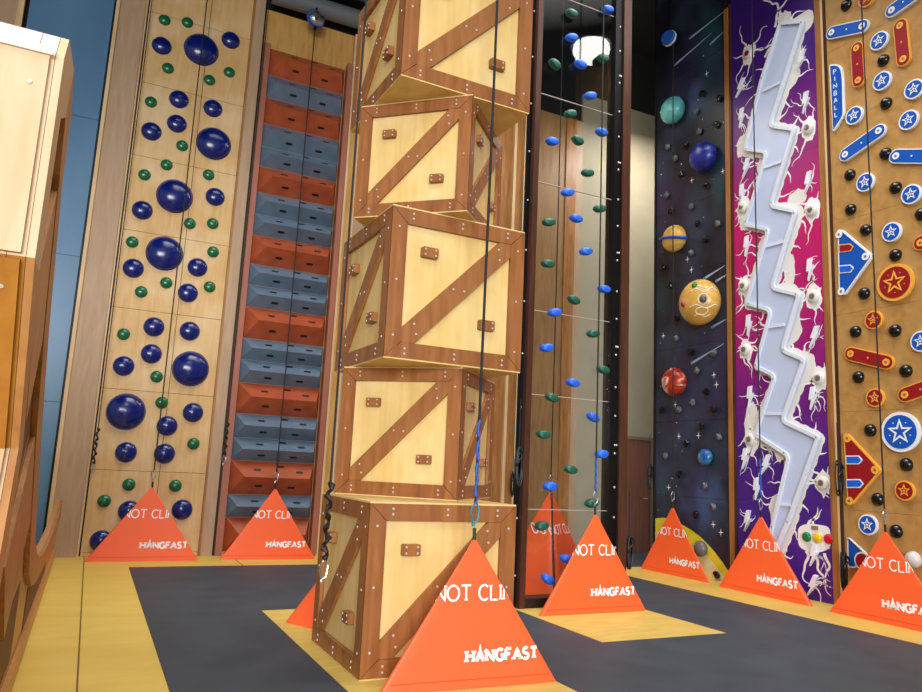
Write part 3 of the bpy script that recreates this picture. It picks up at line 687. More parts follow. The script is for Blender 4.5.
# ------------------------------------------------------------------ right wall: space panel, lightning panel, pinball panel
def WB(name, y0, y1, z0, z1, x0, x1, mt, parent=None):
    g = MB(); g.box(x0, x1, y0, y1, z0, z1); return g.build(name, mt, parent)
tn[0] = 40
def rtrim(y0, y1, x0, z1, mt):
    tn[0] += 1; g = MB(); g.box(x0, 8.738, y0, y1, .0, z1); struct(g.build(f'trim_{tn[0]}', mt))
rtrim(8.165, 8.20, 8.655, 9.3, M['darkwood']); rtrim(8.202, 8.29, 8.645, 9.25, M['stud'])
rtrim(6.565, 6.60, 8.668, 10.7, M['stud']); rtrim(6.50, 6.563, 8.655, 10.7, M['stud']); rtrim(6.465, 6.498, 8.66, 10.7, M['edge']); rtrim(6.43, 6.463, 8.66, 10.7, M['darkwood'])
rtrim(9.955, 9.995, 8.66, 10.7, M['black'])

sp_ = thing('mural_backing', 'dark panel painted as starry outer space', 'climbing panel', (8.7, 9.12, 0))
LOC = Vector((8.7, 9.12, 0))
def FS(u, v, d): return (-.02-d, u-9.12, v)
zsp = [0.002, 1.2, 2.42, 3.66, 4.9, 6.1, 7.35, 8.6, 10.6]
g = MB()
for a, b_ in zip(zsp, zsp[1:]): g.box(-.02, .035, 8.292-9.12, 9.952-9.12, a+.002, b_-.002)
g.build('mural_board', M['space'], sp_)
g = MB(); ar = [(9.952,.002),(9.952,.80),(9.75,.83),(9.54,.81),(9.339,.76),(9.12,.69),(8.911,.60),(8.75,.50),(8.598,.39),(8.46,.27),(8.36,.17),(8.294,.08),(8.294,.002)]
g.prism(ar, 0, .0015, FS); g.build('painted_moon_glow', noisy('moon_yellow', (206,190,20), (236,224,70), .5, 2), sp_)
g = MB(); ar2 = [(9.952,.002),(9.952,.58),(9.6,.60),(9.3,.56),(9.0,.46),(8.78,.33),(8.6,.2),(8.45,.08),(8.40,.002)]
g.prism(ar2, .0015, .0025, FS); g.build('painted_moon', noisy('moon_pale', (214,208,120), (232,232,190), .5, 3), sp_)
cm = flat('comet', (150,172,206), .5)
for (a, b_) in COMETS:
    g = MB(); stroke(g, [a, b_], .045, FS, None, .002, taper=True); g.prism(circ(a[0], a[1], .022, 10), 0, .002, FS); g.build('painted_comet', cm, sp_)
for (u, v) in STARS:
    g = MB(); g.prism(star(u, v, .058, .009, 4), 0, .002, FS); g.build('painted_star', M['splashw'], sp_)
rs = random.Random(5)
for _ in range(24):
    u, v = rs.uniform(8.32, 9.93), rs.uniform(.9, 9.0); g = MB(); g.prism(circ(u, v, rs.choice((.006,.008,.012)), 6), 0, .002, FS); g.build('painted_star', M['splashw'], sp_)

PM = dict(teal=planet('teal_planet', (70,150,152), (96,176,176), (120,196,192), 3), blue=planet('blue_planet', (18,30,110), (34,52,150), (60,84,180), 3, (1,1,2)),
          saturn=planet('ringed_planet', (196,150,60), (224,184,92), (234,206,130), 2, (1,1,4)), big=planet('banded_planet', (206,160,74), (224,186,104), (238,226,196), 1.6, (1,1,4), .5, .66),
          mars=planet('red_planet', (140,30,14), (190,66,30), (240,228,216), 3.6, (1,1,1.6), .4, .53), earth=planet('blue_green_planet', (24,76,150), (70,140,170), (196,196,150), 8, (1,1,1), .42, .6), grey=flat('grey_ball', (96,96,98), .4))
PL = dict(teal=('pale teal planet hold at the top of the outer space panel', .245), blue=('deep blue planet hold near the stud, on the outer space panel', .255), saturn=('yellow planet hold with a blue ring on the outer space panel', .235),
          big=('large tan planet hold with cream swirls on the outer space panel', .375), mars=('red and white planet hold on the outer space panel', .235), earth=('small blue green earth-like planet hold on the outer space panel', .13), grey=('grey ball hold at the edge of the painted yellow moon', .12))
for n, y, z, _ in PLAN:
    lab, r = PL[n]; q_ = (8.678-.48*r)/8.6; y *= q_; z = 1.5+(z-1.5)*q_
    t = thing('planet_hold', lab, 'climbing hold', (8.678, y, z), 0, 'planet holds on the outer space panel')
    a0 = math.radians(42); g = MB()
    g.lathe([(r*math.cos(-a0), 0)]+[(r*math.cos(a), r*.72*(math.sin(a)+math.sin(a0))) for a in [-a0+(PI/2+a0)*i/18 for i in range(1, 19)]], (-1,0,0), (0,0,0), 40)
    g.build('globe', PM[n], t, smooth=True)
    cx = -r*.72*math.sin(a0)
    if n == 'saturn':
        g = MB(); ring = []
        for i in range(41):
            a = -PI*.52+PI*1.04*i/40
            ring.append((cx-1.05*r*math.cos(a)*.72, -1.2*r*math.sin(a), -.20*r*math.sin(a)-.06*r))
        g.tube(ring, .026, 8); g.build('planet_ring', M['sblue'], t, smooth=True)
    if n == 'big':
        def onball(az, v, d):
            k = math.sqrt(max(.01, 1-(v/r)**2)); q = 1+d/r
            return (cx-r*.72*math.cos(az)*k*q, -r*math.sin(az)*k*q, v*q)
        for az, v, rr, mt in ((.35,.23,.05,flat('knob_green',(40,130,50),.4)), (.8,-.02,.06,flat('knob_grey',(84,86,90),.4)), (-.25,-.05,.045,flat('knob_red',(150,40,60),.4))):
            g = MB(); g.blob(onball(az, v, 0), (rr*.9, rr*.9, rr), 16, 10); g.build('knob', mt, t, smooth=True)
        cs = flat('swirl_cream', (232,220,198), .4)
        for pts in ([(.2+.13*i, .13+.035*math.sin(i*.9)) for i in range(12)], [(.5+.13*i, .18+.03*math.cos(i*.7)) for i in range(8)], [(.15+.14*i, -.13+.03*math.sin(i*.8)) for i in range(12)],
                    [(.75+.34*math.cos(a), -.20+.055*math.sin(a)) for a in [PI*2*i/20 for i in range(21)]], [(.3+.15*i, -.26+.02*math.sin(i)) for i in range(8)], [(.8+.24*math.cos(a), -.02+.085*math.sin(a)) for a in [2*PI*i/20 for i in range(21)]]):
            g = MB(); P = [Vector(onball(a, v, .002)) for a, v in pts]; g.tube(P, .009, 6); g.build('cream_swirl', cs, t, smooth=True)
rocks = {}
for k, nm, mt in (('d','black',M['blackgloss']), ('g','grey',noisy('rock_grey',(74,76,80),(104,106,110),.5,14))):
    Lr = sorted([q for q in ROCKS if q[0] == k], key=lambda q: -q[2])
    for i, (_, y, z) in enumerate(Lr, 1):
        if k not in rocks:
            g = MB(); g.blob((0,0,0), (.045,.062,.054), 8, 5, 0, 11 if k == 'd' else 12, .45); o = rocks[k] = g.build('rock_hold', mt)
        else: o = rocks[k].copy(); C.objects.link(o)
        o.location = (8.638, y, z); o.rotation_euler = (random.uniform(0, 6), 0, 0); o.scale = (.75, 1, 1)
        tag(o, f"small {nm} rock hold, {ranked(i, len(Lr), nm)} on the space panel", 'climbing hold', f'{nm} rock holds on the outer space panel')

# lightning panel
lp = thing('mural_backing', 'purple and magenta panel painted with white lightning splashes', 'climbing panel', (8.7, 7.38, 0))
def FL(u, v, d): return (-.02-d, u-7.38, v)
g = MB()
for a, b_ in zip([.002,1.23,2.46,3.7,4.95,6.2,7.45,8.7], [1.23,2.46,3.7,4.95,6.2,7.45,8.7,10.6]): g.box(-.02, .035, 6.603-7.38, 8.163-7.38, a+.001, b_-.001)
g.build('mural_board', M['storm'], lp)
CH = CHL+CHR[::-1]
bottom = [(7.66, .42), (7.52, .40)]
poly = CHL[:-1]+bottom+CHR[::-1][1:]
poly = [CHL[0]]+CHL[1:-1]+bottom+CHR[::-1][1:]
rng = random.Random(21)
# splash: scalloped white border just outside the chute
fine = []
pr = rounded(poly, .06, 3)
for i in range(len(pr)):
    a, b_ = Vector(pr[i]), Vector(pr[(i+1) % len(pr)]); k = max(1, int((b_-a).length/.04))
    fine += [a.lerp(b_, j/k) for j in range(k)]
A_ = sum(fine[i].x*fine[(i+1) % len(fine)].y-fine[(i+1) % len(fine)].x*fine[i].y for i in range(len(fine)))
n = len(fine); off = []
ph = [rng.uniform(0, 6) for _ in range(4)]
for i in range(n):
    t_ = (fine[(i+2) % n]-fine[i-2]).normalized(); nn = Vector((t_.y, -t_.x))*(1 if A_ > 0 else -1)
    d = .035+.06*max(0, math.sin(i*.31+ph[0]))*max(0, math.sin(i*.047+ph[1]))*2.0+.05*max(0, math.sin(i*.09+ph[2]))+.02*abs(math.sin(i*.8))
    q = fine[i]+nn*d; q.x = max(6.61, min(8.155, q.x)); off.append(q)
g = MB(); vs = [FL(p.x, p.y, .0012) for p in fine]+[FL(p.x, p.y, .0012) for p in off]
g.add(vs, [(i, (i+1) % n, n+(i+1) % n, n+i) for i in range(n)]); 
for (u, v, ru, rv) in ((7.98,6.72,.1,.2),(7.96,5.45,.08,.12),(7.12,8.32,.12,.28),(6.98,5.55,.16,.12),(7.86,2.25,.14,.38),(7.15,4.5,.1,.25),(7.2,2.35,.06,.3)):
    pts = [(u+ru*(1+.18*rng.uniform(-1,1))*math.cos(2*PI*i/22), v+rv*(1+.18*rng.uniform(-1,1))*math.sin(2*PI*i/22)) for i in range(22)]
    g.prism([(max(6.61, min(8.155, a)), b_) for a, b_ in pts], 0, .001, FL)
g.build('painted_pattern', M['splash'], lp)
g = MB()
def tendril(u, v, a, ln, w=.032, wig=.9):
    pts = [(u, v)]; 
    for i in range(int(ln/.035)):
        a += rng.uniform(-wig, wig)*.55+.35*math.sin(i*.9+u*9); u += .035*math.cos(a); v += .035*math.sin(a)
        if not (6.62 < u < 8.15): break
        pts.append((u, v))
    if len(pts) > 3: stroke(g, pts, w, FL, None, .0016, taper=True)
for i in range(0, n, 9):
    t_ = (fine[(i+2) % n]-fine[i-2]).normalized(); nn = Vector((t_.y, -t_.x))*(1 if A_ > 0 else -1)
    g = MB(); tendril(off[i].x, off[i].y, math.atan2(nn.y, nn.x), rng.uniform(.12, .36), rng.uniform(.024, .04))
    if g.v: g.build('painted_streak', M['splashw'], lp)
for (u, v) in EYES:
    g = MB()
    for k in range(6): tendril(u+.08*math.cos(k*1.05), v+.1*math.sin(k*1.05), k*1.05+rng.uniform(-.3,.3), rng.uniform(.25, .6), .036, .6)
    pts = [(u+.13*(1+.25*rng.uniform(-1,1))*math.cos(2*PI*i/20), v+.17*(1+.25*rng.uniform(-1,1))*math.sin(2*PI*i/20)) for i in range(20)]
    g.prism([(max(6.61, min(8.155, a)), b_) for a, b_ in pts], 0, .0014, FL); g.build('painted_splat', M['splashw'], lp)
for (u, v) in BOLTS:
    g = MB()
    for k in range(4): tendril(u, v, rng.uniform(0, 6.28), rng.uniform(.2, .42), .026)
    g.build('painted_spark', M['splashw'], lp)
for (u, v, a, ln) in ((7.3,8.4,2.2,.9),(7.25,8.45,1.9,.9),(7.5,8.0,2.6,.7)):
    g = MB(); tendril(u, v, a, ln, .05, .5); g.build('painted_streak', M['splashw'], lp)
g = MB()
for (u, v, a, ln) in ((6.9,.62,4.4,.8),(7.0,.62,4.2,.6),(6.72,.62,4.9,.5),(6.85,.92,1.5,.35),(6.95,.9,1.7,.4),(7.35,.72,-.3,.4),(7.3,.6,0,.4)): tendril(u, v, a, ln, .05, .5)
pl = rounded([(7.12,.66),(7.12,.92),(6.95,.98),(6.64,.97),(6.62,.86),(6.62,.70),(6.78,.62),(6.98,.61)], .08, 3)
g.prism(pl, 0, .002, FL)
g.build('painted_signal_shape', M['splashw'], lp)
# the white zigzag chute itself
ch = thing('lightning_chute', 'pale blue zigzag lightning chute with raised white rim, bolted to the purple panel', 'climbing feature', (8.7, 7.38, 0))
pr = rounded(poly, .07, 4)
g = MB(); g.prism(pr, .003, .03, FL); g.build('slab', M['chute'], ch)
inn = offset(pr, .05)
g = MB(); g.ring(pr, inn, .031, .062, FL); g.build('rim', M['chuterim'], ch, smooth=30)
g = MB()
for i in range(6, len(pr), 7):
    q = Vector(pr[i]).lerp(Vector(inn[i]), .5); g.prism(circ(q.x, q.y, .011, 8), .062, .066, FL)
g.build('screws', M['silver'], ch)
for a, b_ in CBAR:
    g = MB(); stroke(g, [a, b_], .04, FL, .031, .05); g.build('crossbar', M['chuterim'], ch)
# small raised bolts and round buttons on the mural
bz = [(.0,.19),(.075,.19),(.03,.045),(.085,.045),(-.075,-.2),(-.012,-.03),(-.065,-.03)]
Lb = sorted(BOLTS, key=lambda p: -p[1]); b0 = None
for i, (u, v) in enumerate(Lb, 1):
    if b0 is None:
        g = MB(); g.prism([(-x*.85, y*.8) for x, y in bz], 0, .04, lambda u, v, d: (-d, u, v), 0, .06); o = b0 = g.build('bolt_hold', M['bolt3'])
    else: o = b0.copy(); C.objects.link(o)
    o.location = (8.677, u, v); o.rotation_euler = (random.uniform(-.25,.25), 0, 0)
    tag(o, f"small white lightning bolt, {ranked(i, len(Lb), 'small')} on the purple panel", 'climbing hold', 'white lightning bolt holds')
Le = sorted(EYES, key=lambda p: -p[1]); e0 = None
for i, (u, v) in enumerate(Le, 1):
    if i == 1:
        t = thing('button_hold', 'white button hold with dark red centre at the top of the purple panel', 'climbing hold', (8.677, u, v))
        g = MB(); g.lathe([(.075,0),(.075,.03),(.05,.04)], (-1,0,0)); g.build('button', M['chuterim'], t, smooth=30)
        g = MB(); g.lathe([(.042,.041),(.042,.05),(.02,.056)], (-1,0,0)); g.build('centre', M['sred'], t); continue
    if e0 is None:
        e0 = t = thing('button_hold', '', 'climbing hold', (8.677, u, v), 0, 'white button holds')
        g = MB(); g.lathe([(.085,0),(.085,.03),(.06,.045),(.045,.045)], (-1,0,0)); g.build('button', M['splash'], t, smooth=30)
        g = MB(); g.lathe([(.04,.046),(.04,.055),(.025,.06)], (-1,0,0)); g.build('centre', M['silver'], t, smooth=30)
        t['label'] = f"round white button hold, {ranked(1, len(Le)-1, 'plain')} on the purple panel"
    else: dup(e0, (8.677, u, v), f"round white button hold, {ranked(i-1, len(Le)-1, 'plain')} on the purple panel")
for (u, v), c, nm in zip(TRAF[:3], ((10,120,60),(226,190,20),(196,20,40)), ('green','yellow','red')):
    g = MB(); g.lathe([(.065,0),(.065,.012),(.05,.035),(.025,.045),(0,.047)], (-1,0,0)); o = g.build('signal_button', flat('signal_'+nm, c, .2), smooth=30, loc=(8.676, u, v))
    tag(o, f'round {nm} button on the white shape low on the purple panel', 'button', 'signal buttons')
g = MB(); g.box(8.668, 8.677, 6.80, 6.90, .905, .955); tag(g.build('name_plate', flat('plate_tan', (150,120,100), .5)), 'tiny tan plate above the green, yellow and red buttons', 'plate')

# pinball panel
g = MB(); ys = [1.9, 3.1, 4.5, 5.876, 6.428]; zp = [.002, 1.198, 2.439, 3.726, 4.992, 6.406, 7.5, 8.75, 10.6]
for a, b_ in zip(ys, ys[1:]):
    for c, d in zip(zp, zp[1:]): g.box(8.68, 8.735, a+.0015, b_-.0015, c+.0015, d-.0015)
tag(g.build('plywood_board', M['pinply']), 'honey plywood panel decorated like a pinball table', 'climbing panel')
def Fp(u, v, d): return (-d, u, v)
def ring_stroke(g, poly, w, d, m): g.ring(poly, offset(poly, w), d-.004, d, Fp, m)
def disc(t, r, face, rimc, starc, ri=.42, dots=False):
    g = MB(); g.prism(circ(0, 0, r, 36), .001, .035, Fp, 0); g.build('rim', rimc, t, smooth=30)
    g = MB(); g.prism(circ(0, 0, r*.84, 36), .0352, .040, Fp, 0); g.build('face', face, t)
    g = MB(); s = [(-x, y) for x, y in star(0, 0, r*.66, r*.66*ri)]; ring_stroke(g, s, r*.10, .0455, 0); 
    if r < .2: g.prism(circ(0, 0, r*.1, 10), .0405, .0455, Fp)
    else:
        for k in range(5): a = PI/2+PI/5+k*2*PI/5; g.prism(circ(r*.55*math.cos(a), r*.55*math.sin(a), r*.03, 8), .0405, .0435, Fp)
    g.build('star', starc, t)
pinproto = {}
cfg = {'b': ('little blue disc with white star', .125, M['sblue'], M['swhite'], M['swhite']), 'r': ('small red disc with yellow star', .118, M['sred'], M['syel'], M['syel']),
       'R': ('large red disc with yellow star', .235, M['sred'], M['syel'], M['syel']), 'U': ('large blue disc with white star', .24, M['sblue'], M['swhite'], M['swhite'])}
for k in 'brRUkw':
    Lp = sorted([p for p in PINS if p[0] == k], key=lambda p: -p[2])
    for i, (_, y, z) in enumerate(Lp, 1):
        z += 0
        if k in cfg:
            nm, r, fc, rc, sc_ = cfg[k]
            lab = f"{nm}, {ranked(i, len(Lp), nm.split()[0])} on the pinball panel" if len(Lp) > 1 else f"{nm} on the pinball panel"
            if k not in pinproto:
                t = pinproto[k] = thing('star_disc', lab, 'climbing hold', (8.679, y, z), 0, {'b':'small blue star discs','r':'small red star discs'}.get(k)); disc(t, r, fc, rc, sc_)
            else: dup(pinproto[k], (8.679, y, z), lab)
        else:
            nm = 'black half-ball hold' if k == 'k' else 'pale grey half-ball hold'
            lab = f"{nm}, {ranked(i, len(Lp), 'black')} on the pinball panel" if k == 'k' else 'pale grey half-ball hold beside the cover, low on the pinball panel'
            if k not in pinproto:
                g = MB(); r = .08 if k == 'k' else .095
                g.lathe([(r*math.cos(a), r*.85*math.sin(a)) for a in [PI/2*j/9 for j in range(10)]], (-1,0,0), (0,0,0), 24); o = pinproto[k] = g.build('ball_hold', M['blackgloss'] if k == 'k' else flat('ball_pale', (206,206,208), .4), smooth=50)
            else: o = pinproto[k].copy(); C.objects.link(o)
            o.location = (8.679, y, z); tag(o, lab, 'climbing hold', 'black half-ball holds on the pinball panel' if k == 'k' else None)
def screw_caps(t, pts, r, c1, c2):
    for (u, v) in pts:
        g = MB(); g.prism(circ(u, v, r, 18), .0405, .047, Fp); o = g.build('screw_cap', c1, t)
        g = MB(); g.prism(circ(u, v, r*.35, 10), .0472, .05, Fp); g.build('screw_centre', c2, o)
where = {('blue',0):'beside the stud near the top', ('blue',1):'sloping up to the top edge of the photo', ('red',2):'upright, near the frame edge at the top', ('red',3):'standing upright beside the PINBALL sign', ('blue',4):'sloping, below the pinball sign', ('blue',5):'level, cut off by the edge of the photo',
         ('red',6):'above a little red star disc, mid-height', ('red',7):'cut by the photo edge, above the blue disc,', ('red',8):'with only its tip in view'}
for i, (c, a, b_) in enumerate(BARS):
    mid = ((a[0]+b_[0])/2, (a[1]+b_[1])/2)
    t = thing('flipper_bar', f"{c} flipper bar {where[(c,i)]} on the pinball panel", 'climbing hold', (8.679, mid[0], mid[1]), 0, f'{c} flipper bars')
    A = (a[0]-mid[0], a[1]-mid[1]); Bp = (b_[0]-mid[0], b_[1]-mid[1]); fc, rc = (M['sblue'], M['swhite']) if c == 'blue' else (M['sred'], M['syel'])
    g = MB(); g.prism(capsule(A, Bp, .092), .001, .035, Fp); g.build('rim', rc, t)
    g = MB(); g.prism(capsule(A, Bp, .078), .0352, .040, Fp); g.build('face', fc, t)
    screw_caps(t, [A, Bp], .045, rc, M['silver'])
    g = MB(); g.prism(circ(0, 0, .012, 8), .0405, .044, Fp); g.build('screw_dot', rc, t)
def plate(name, lab, cat, pts, fc, rc, extra=None):
    cy = sum(p[0] for p in pts)/len(pts); cz = sum(p[1] for p in pts)/len(pts)
    t = thing(name, lab, cat, (8.679, cy, cz)); P = [(min(p[0], 6.425)-cy, p[1]-cz) for p in pts]
    g = MB(); g.prism(P, .001, .035, Fp); g.build('rim', rc, t)
    g = MB(); g.prism(offset(P, .022), .0352, .040, Fp); g.build('face', fc, t)
    return t, cy, cz
def arrows(t, cy, cz, prs, fc, rc):
    for a, b_ in prs:
        u0, v0, u1, v1 = a[0]-cy, a[1]-cz, b_[0]-cy, b_[1]-cz
        P = [(u0, v0-.055), (u0, v0+.055), (u1+.05, v1+.055), (u1, v1), (u1+.05, v1-.055)]
        g = MB(); g.prism(P, .0405, .046, Fp); o = g.build('arrow', rc, t); g = MB(); g.prism(offset(P, .014), .0462, .05, Fp); g.build('arrow_face', fc, o)
t, cy, cz = plate('pinball_sign', 'tall narrow blue sign reading PINBALL beside the stud', 'sign', rounded(SIGN, .05, 3), M['sblue'], M['swhite'])
for i, c in enumerate('PINBALL'):
    g = MB(); y = SIGNT[0][0]+(SIGNT[1][0]-SIGNT[0][0])*i/6; z = SIGNT[0][1]+(SIGNT[1][1]-SIGNT[0][1])*i/6
    letters(g, c, -(y-cy)-GL[c][0]*.03, z-cz-.035, .062, .0105, lambda u, v, d: (-d, -u, v), .045, d0=.0402); g.build('letter', M['swhite'], t)
t, cy, cz = plate('bumper_triangle', 'blue triangular plate with a red and a blue arrow, beside the stud', 'climbing hold', rounded(TRIB[:6], .03, 3), M['sblue'], M['swhite'])
screw_caps(t, [(p[0]-cy, p[1]-cz) for p in TRIB[6:9]], .05, M['swhite'], M['silver'])
arrows(t, cy, cz, [(TRIB[9], TRIB[10])], M['sred'], M['syel']); arrows(t, cy, cz, [(TRIB[11], TRIB[12])], M['blue'], M['swhite'])
t, cy, cz = plate('bumper_triangle', 'red triangular plate with two blue arrows, beside the stud', 'climbing hold', rounded(TRIR[:6], .03, 3), M['sred'], M['syel'])
screw_caps(t, [(p[0]-cy, p[1]-cz) for p in TRIR[6:9]], .05, M['syel'], M['silver'])
arrows(t, cy, cz, [(TRIR[9], TRIR[10]), (TRIR[11], TRIR[12])], M['blue'], M['swhite'])
t, cy, cz = plate('bumper_triangle', 'blue triangular plate partly hidden behind the orange cover, low beside the stud', 'climbing hold', rounded(TRIC[:5], .02, 3), M['sblue'], M['swhite'])
q = TRIC[5]; g = MB(); g.prism(circ(q[0]-cy, q[1]-cz, .11, 28), .0405, .05, Fp); o = g.build('red_disc', M['swhite'], t); g = MB(); g.prism(circ(q[0]-cy, q[1]-cz, .09, 28), .0502, .054, Fp); g.build('disc_face', M['sred'], o)

# ------------------------------------------------------------------ the near wooden tower with its long low side
tw = thing('wooden_tower', 'near wooden climbing tower with faceted front and long framed side', 'climbing tower', (-.9, 5, 0))
def FT(u, v, d): return (-.285+.9+d, u-5, v)        # u = y, v = height, d = out of the side towards the room
front = [(2.90,.002),(3.45,1.49),(3.0,2.17),(3.0,2.95),(3.1,3.08)]
back = [(3.52,3.16),(3.72,3.02),(3.78,2.7),(4.25,2.1),(4.6,1.78),(5.2,1.3),(5.7,.92),(6.2,.76),(6.7,.66),(7.4,.60),(8.4,.58),(9.4,.60),(10.2,.63),(10.9,.68),(11.4,.74),(11.75,.80),(11.75,.002)]
prof = front+back
def facet(i, j, m, name, x0=-3.3):
    a, b_ = prof[i], prof[j]; return a, b_
g = MB()
core = front+back[:5]+[(4.6,.002)]; n = len(core)
vs = [FT(u, v, -.06) for u, v in core]+[(-2.6, u-5, v) for u, v in core]
for i in range(n):
    j = (i+1) % n; g.add([vs[k] for k in (i, j, n+j, n+i)], [(0,1,2,3)], {0:0, 1:2, 2:0, 3:3, 4:3}.get(i, 1))
g.add(vs[n:], [tuple(range(n))[::-1]], 1); g.add(vs[:n], [tuple(range(n))], 1)
M['tply'] = wood('tower_ply', (200,164,120), (212,182,144), (220,200,174)); M['tside'] = wood('tower_side', (166,112,62), (190,136,82), (182,130,80), 2, .4)
M['tdark'] = wood('tower_orange_shaded', (164,104,36), (184,124,50), (176,116,46)); M['tpale'] = wood('tower_cap_lit', (206,192,186), (214,204,200), (210,200,197))  # orange darkened for the overhang's shade; cap paled for the light on it
M['tbrown'] = flat('tower_slot', (96,54,20), .6)
g.build('tower_body', [M['tply'], M['tside'], M['tdark'], M['tpale']], tw)
g = MB(); n = len(prof); vs = [FT(u, v, 0) for u, v in prof]+[FT(u, v, -.058) for u, v in prof]
g.add(vs, [tuple(range(n)), tuple(range(n, 2*n))[::-1]], 1)
for i in range(n):
    j = (i+1) % n; g.add([vs[k] for k in (i, j, n+j, n+i)], [(0,1,2,3)], {0:0, 1:2, 2:0, 3:3, 4:3}.get(i, 1))
g.build('side_board', [M['tply'], M['tside'], M['tdark'], M['tpale']], tw)
def board(pts, d0, d1, mt, name): g = MB(); g.prism(pts, d0, d1, FT, 0); return g.build(name, mt, tw)
# edge boards following the front facets and the far curve
inn = [(3.28,.06),(3.66,1.49),(3.22,2.17),(3.22,2.80)]
for k in range(3):
    board([front[k], front[k+1], inn[k+1], inn[k]], .002, .03, M['tside'] if k != 2 else M['tply'], 'front_edge_board')
board([front[3], front[4], back[0], (3.44,2.9), inn[3]], .002, .03, M['tply'], 'top_edge_board')
board([back[0], back[1], back[2], (3.56,2.68), (3.44,2.9)], .002, .03, M['tside'], 'top_edge_board')
fi = [(3.56,2.68),(3.98,2.02),(4.35,1.62),(5.0,1.1),(5.5,.72),(6.05,.55),(6.6,.48),(7.4,.44),(8.4,.42),(9.4,.43),(10.2,.46),(10.9,.5),(11.4,.54),(11.7,.6)]
fo = back[2:16]
for k in range(1, len(fo)): 
    board([fo[k-1], fo[k], fi[k], fi[k-1]], .002, .03, M['stud'], 'curved_edge_board')
board([(3.28,.06),(11.6,.06),(11.6,.2),(3.3,.2)], .002, .03, M['tside'], 'base_board')
board([(3.25,2.15),(3.6,2.62),(3.98,2.0),(3.7,1.6)], .002, .026, M['tside'], 'diagonal_board')
board([(3.68,1.0),(4.4,1.55),(5.0,1.08),(4.2,.6)], .002, .026, M['stud'], 'diagonal_board')
board([(3.26,2.25),(3.5,2.72),(3.26,2.72)], .001, .004, M['tbrown'], 'dark_slot')
board([(3.7,1.5),(3.72,1.1),(4.3,1.58),(3.98,1.95)], .001, .004, M['tbrown'], 'dark_slot')
board([(3.6,.25),(5.3,.25),(5.3,.7),(4.2,.6)], .001, .004, M['tbrown'], 'dark_slot')
board([(6.2,.22),(6.25,.5),(7.3,.42),(9.2,.40),(9.2,.22)], .001, .004, M['tbrown'], 'dark_slot')
# raised boards across the front facets
def FF(i):
    a, b_ = Vector(front[i]), Vector(front[i+1]); t_ = (b_-a); ln = t_.length; t_ /= ln; nn = Vector((-t_.y, t_.x))
    if nn.x > 0: nn = -nn
    return (lambda u, v, d: (u+.9, a.x+t_.x*v+nn.x*d-5, a.y+t_.y*v+nn.y*d)), ln
for i, mt in ((0, M['tply']), (1, M['tdark']), (2, M['tply'])):
    fr, ln = FF(i)
    g = MB(); g.prism([(-2.6,.01),(-.30,.01),(-.30,ln-.01),(-2.6,ln-.01)], .002, .02, fr); g.build('front_panel', mt, tw)
fr, ln = FF(2)
g = MB(); g.prism([(-.46,ln-.012),(-.288,ln-.012),(-.288,ln+.02),(-.46,ln+.02)], .0205, .03, fr); g.build('corner_block', M['tpale'], tw)
for i, v in ((2, ln-.13), (1, .08), (1, .70)):
    fr, ln = FF(i)
    for u in (-.35,):
        g = MB(); g.prism(circ(u, v, .008, 10), .0205, .025, fr); g.build('screw', M['boltw'], tw)

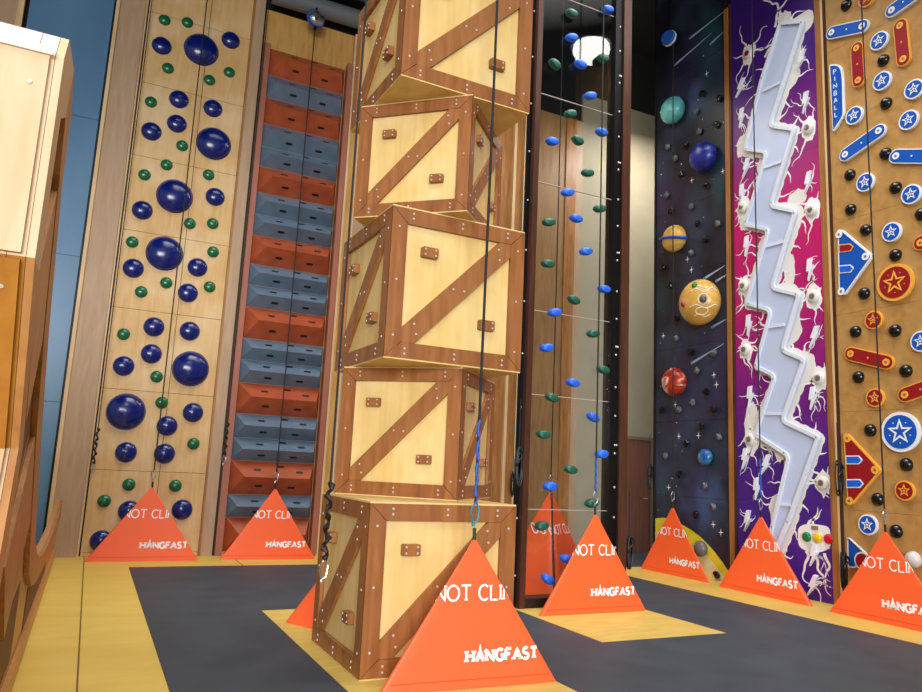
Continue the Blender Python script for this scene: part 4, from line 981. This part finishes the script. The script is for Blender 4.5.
# ------------------------------------------------------------------ light and camera
w = bpy.data.worlds.new('World'); bpy.context.scene.world = w; w.use_nodes = True
bg = w.node_tree.nodes['Background']; bg.inputs['Color'].default_value = (.92,.96,1,1); bg.inputs['Strength'].default_value = .42
def area(name, loc, target, sx, sy, e, col=(1,1,1), spread=180):
    l = bpy.data.lights.new(name, 'AREA'); l.shape = 'RECTANGLE'; l.size = sx; l.size_y = sy; l.energy = e; l.color = col; l.spread = math.radians(spread)
    o = bpy.data.objects.new(name, l); C.objects.link(o); o.location = loc
    o.rotation_euler = (Vector(target)-Vector(loc)).to_track_quat('-Z', 'Y').to_euler(); return o
area('window_light', (-5,-15,4.5), (4,9,1.0), 12, 6, 690, (.96,.98,1), 62)
area('hall_fill', (2.2,7.5,8.9), (2.2,8.2,0), 4, 4, 200, (1,.96,.9), 110)  # broad overhead fill to brighten the floor
area('hall_fill', (6.2,5.6,9.0), (6.4,6.2,0), 3, 4, 200, (1,.96,.9), 110)
area('hall_fill', (.3,1.0,8.5), (.3,2.5,0), 3, 3, 160, (1,.96,.9), 120)
area('hall_fill', (9.5,10.5,8.6), (9.9,11.8,.8), 1.0, 1.0, 150, (1,.96,.9), 180)  # added fill, no fixture: brightens the beige wall and door
area('hall_fill', (6.2,9.6,8.2), (7.2,12,3.5), 2.5, 1.5, 60, (1,.94,.84), 180)  # added fill, no fixture: lifts the back boards behind the acrylic
# high bay lamp that shows as the bright patch in the acrylic
t = thing('bay_lamp', 'round high bay lamp hanging from the ceiling', 'lamp', (7.85, 3.6, 9.7))
g = MB(); g.lathe([(.1,.5),(.14,.3),(.42,.0),(.44,-.02),(.40,-.02),(.12,.26)], (0,0,1)); g.build('shade', M['steel'], t, smooth=40)
g = MB(); g.blob((0,0,-.06), (.36,.36,.26), 24, 12); g.build('diffuser', M['glow'], t, smooth=True)
g = MB(); g.tube([(0,0,.5),(0,0,1.09)], .015); g.build('cord', M['black'], t)

cam = bpy.data.cameras.new('Camera'); co = bpy.data.objects.new('Camera', cam); C.objects.link(co)
cam.sensor_width = 36; cam.sensor_fit = 'HORIZONTAL'; cam.lens = 36*737.7/922
r_ = Vector((.89383383,-.44592351,.04704591)); u_ = Vector((-.11390442,-.12432472,.98568207)); f_ = Vector((.43368983,.88639471,.1619183))
mt = Matrix((r_, u_, -f_)).transposed().to_4x4(); mt.translation = Vector((0,0,1.5)); co.matrix_world = mt
cam.clip_start = .05; cam.clip_end = 100
sc = bpy.context.scene; sc.camera = co
sc.view_settings.view_transform = 'Standard'; sc.view_settings.look = 'None'; sc.view_settings.exposure = 0.0
sc.cycles.max_bounces = 8; sc.cycles.transparent_max_bounces = 12
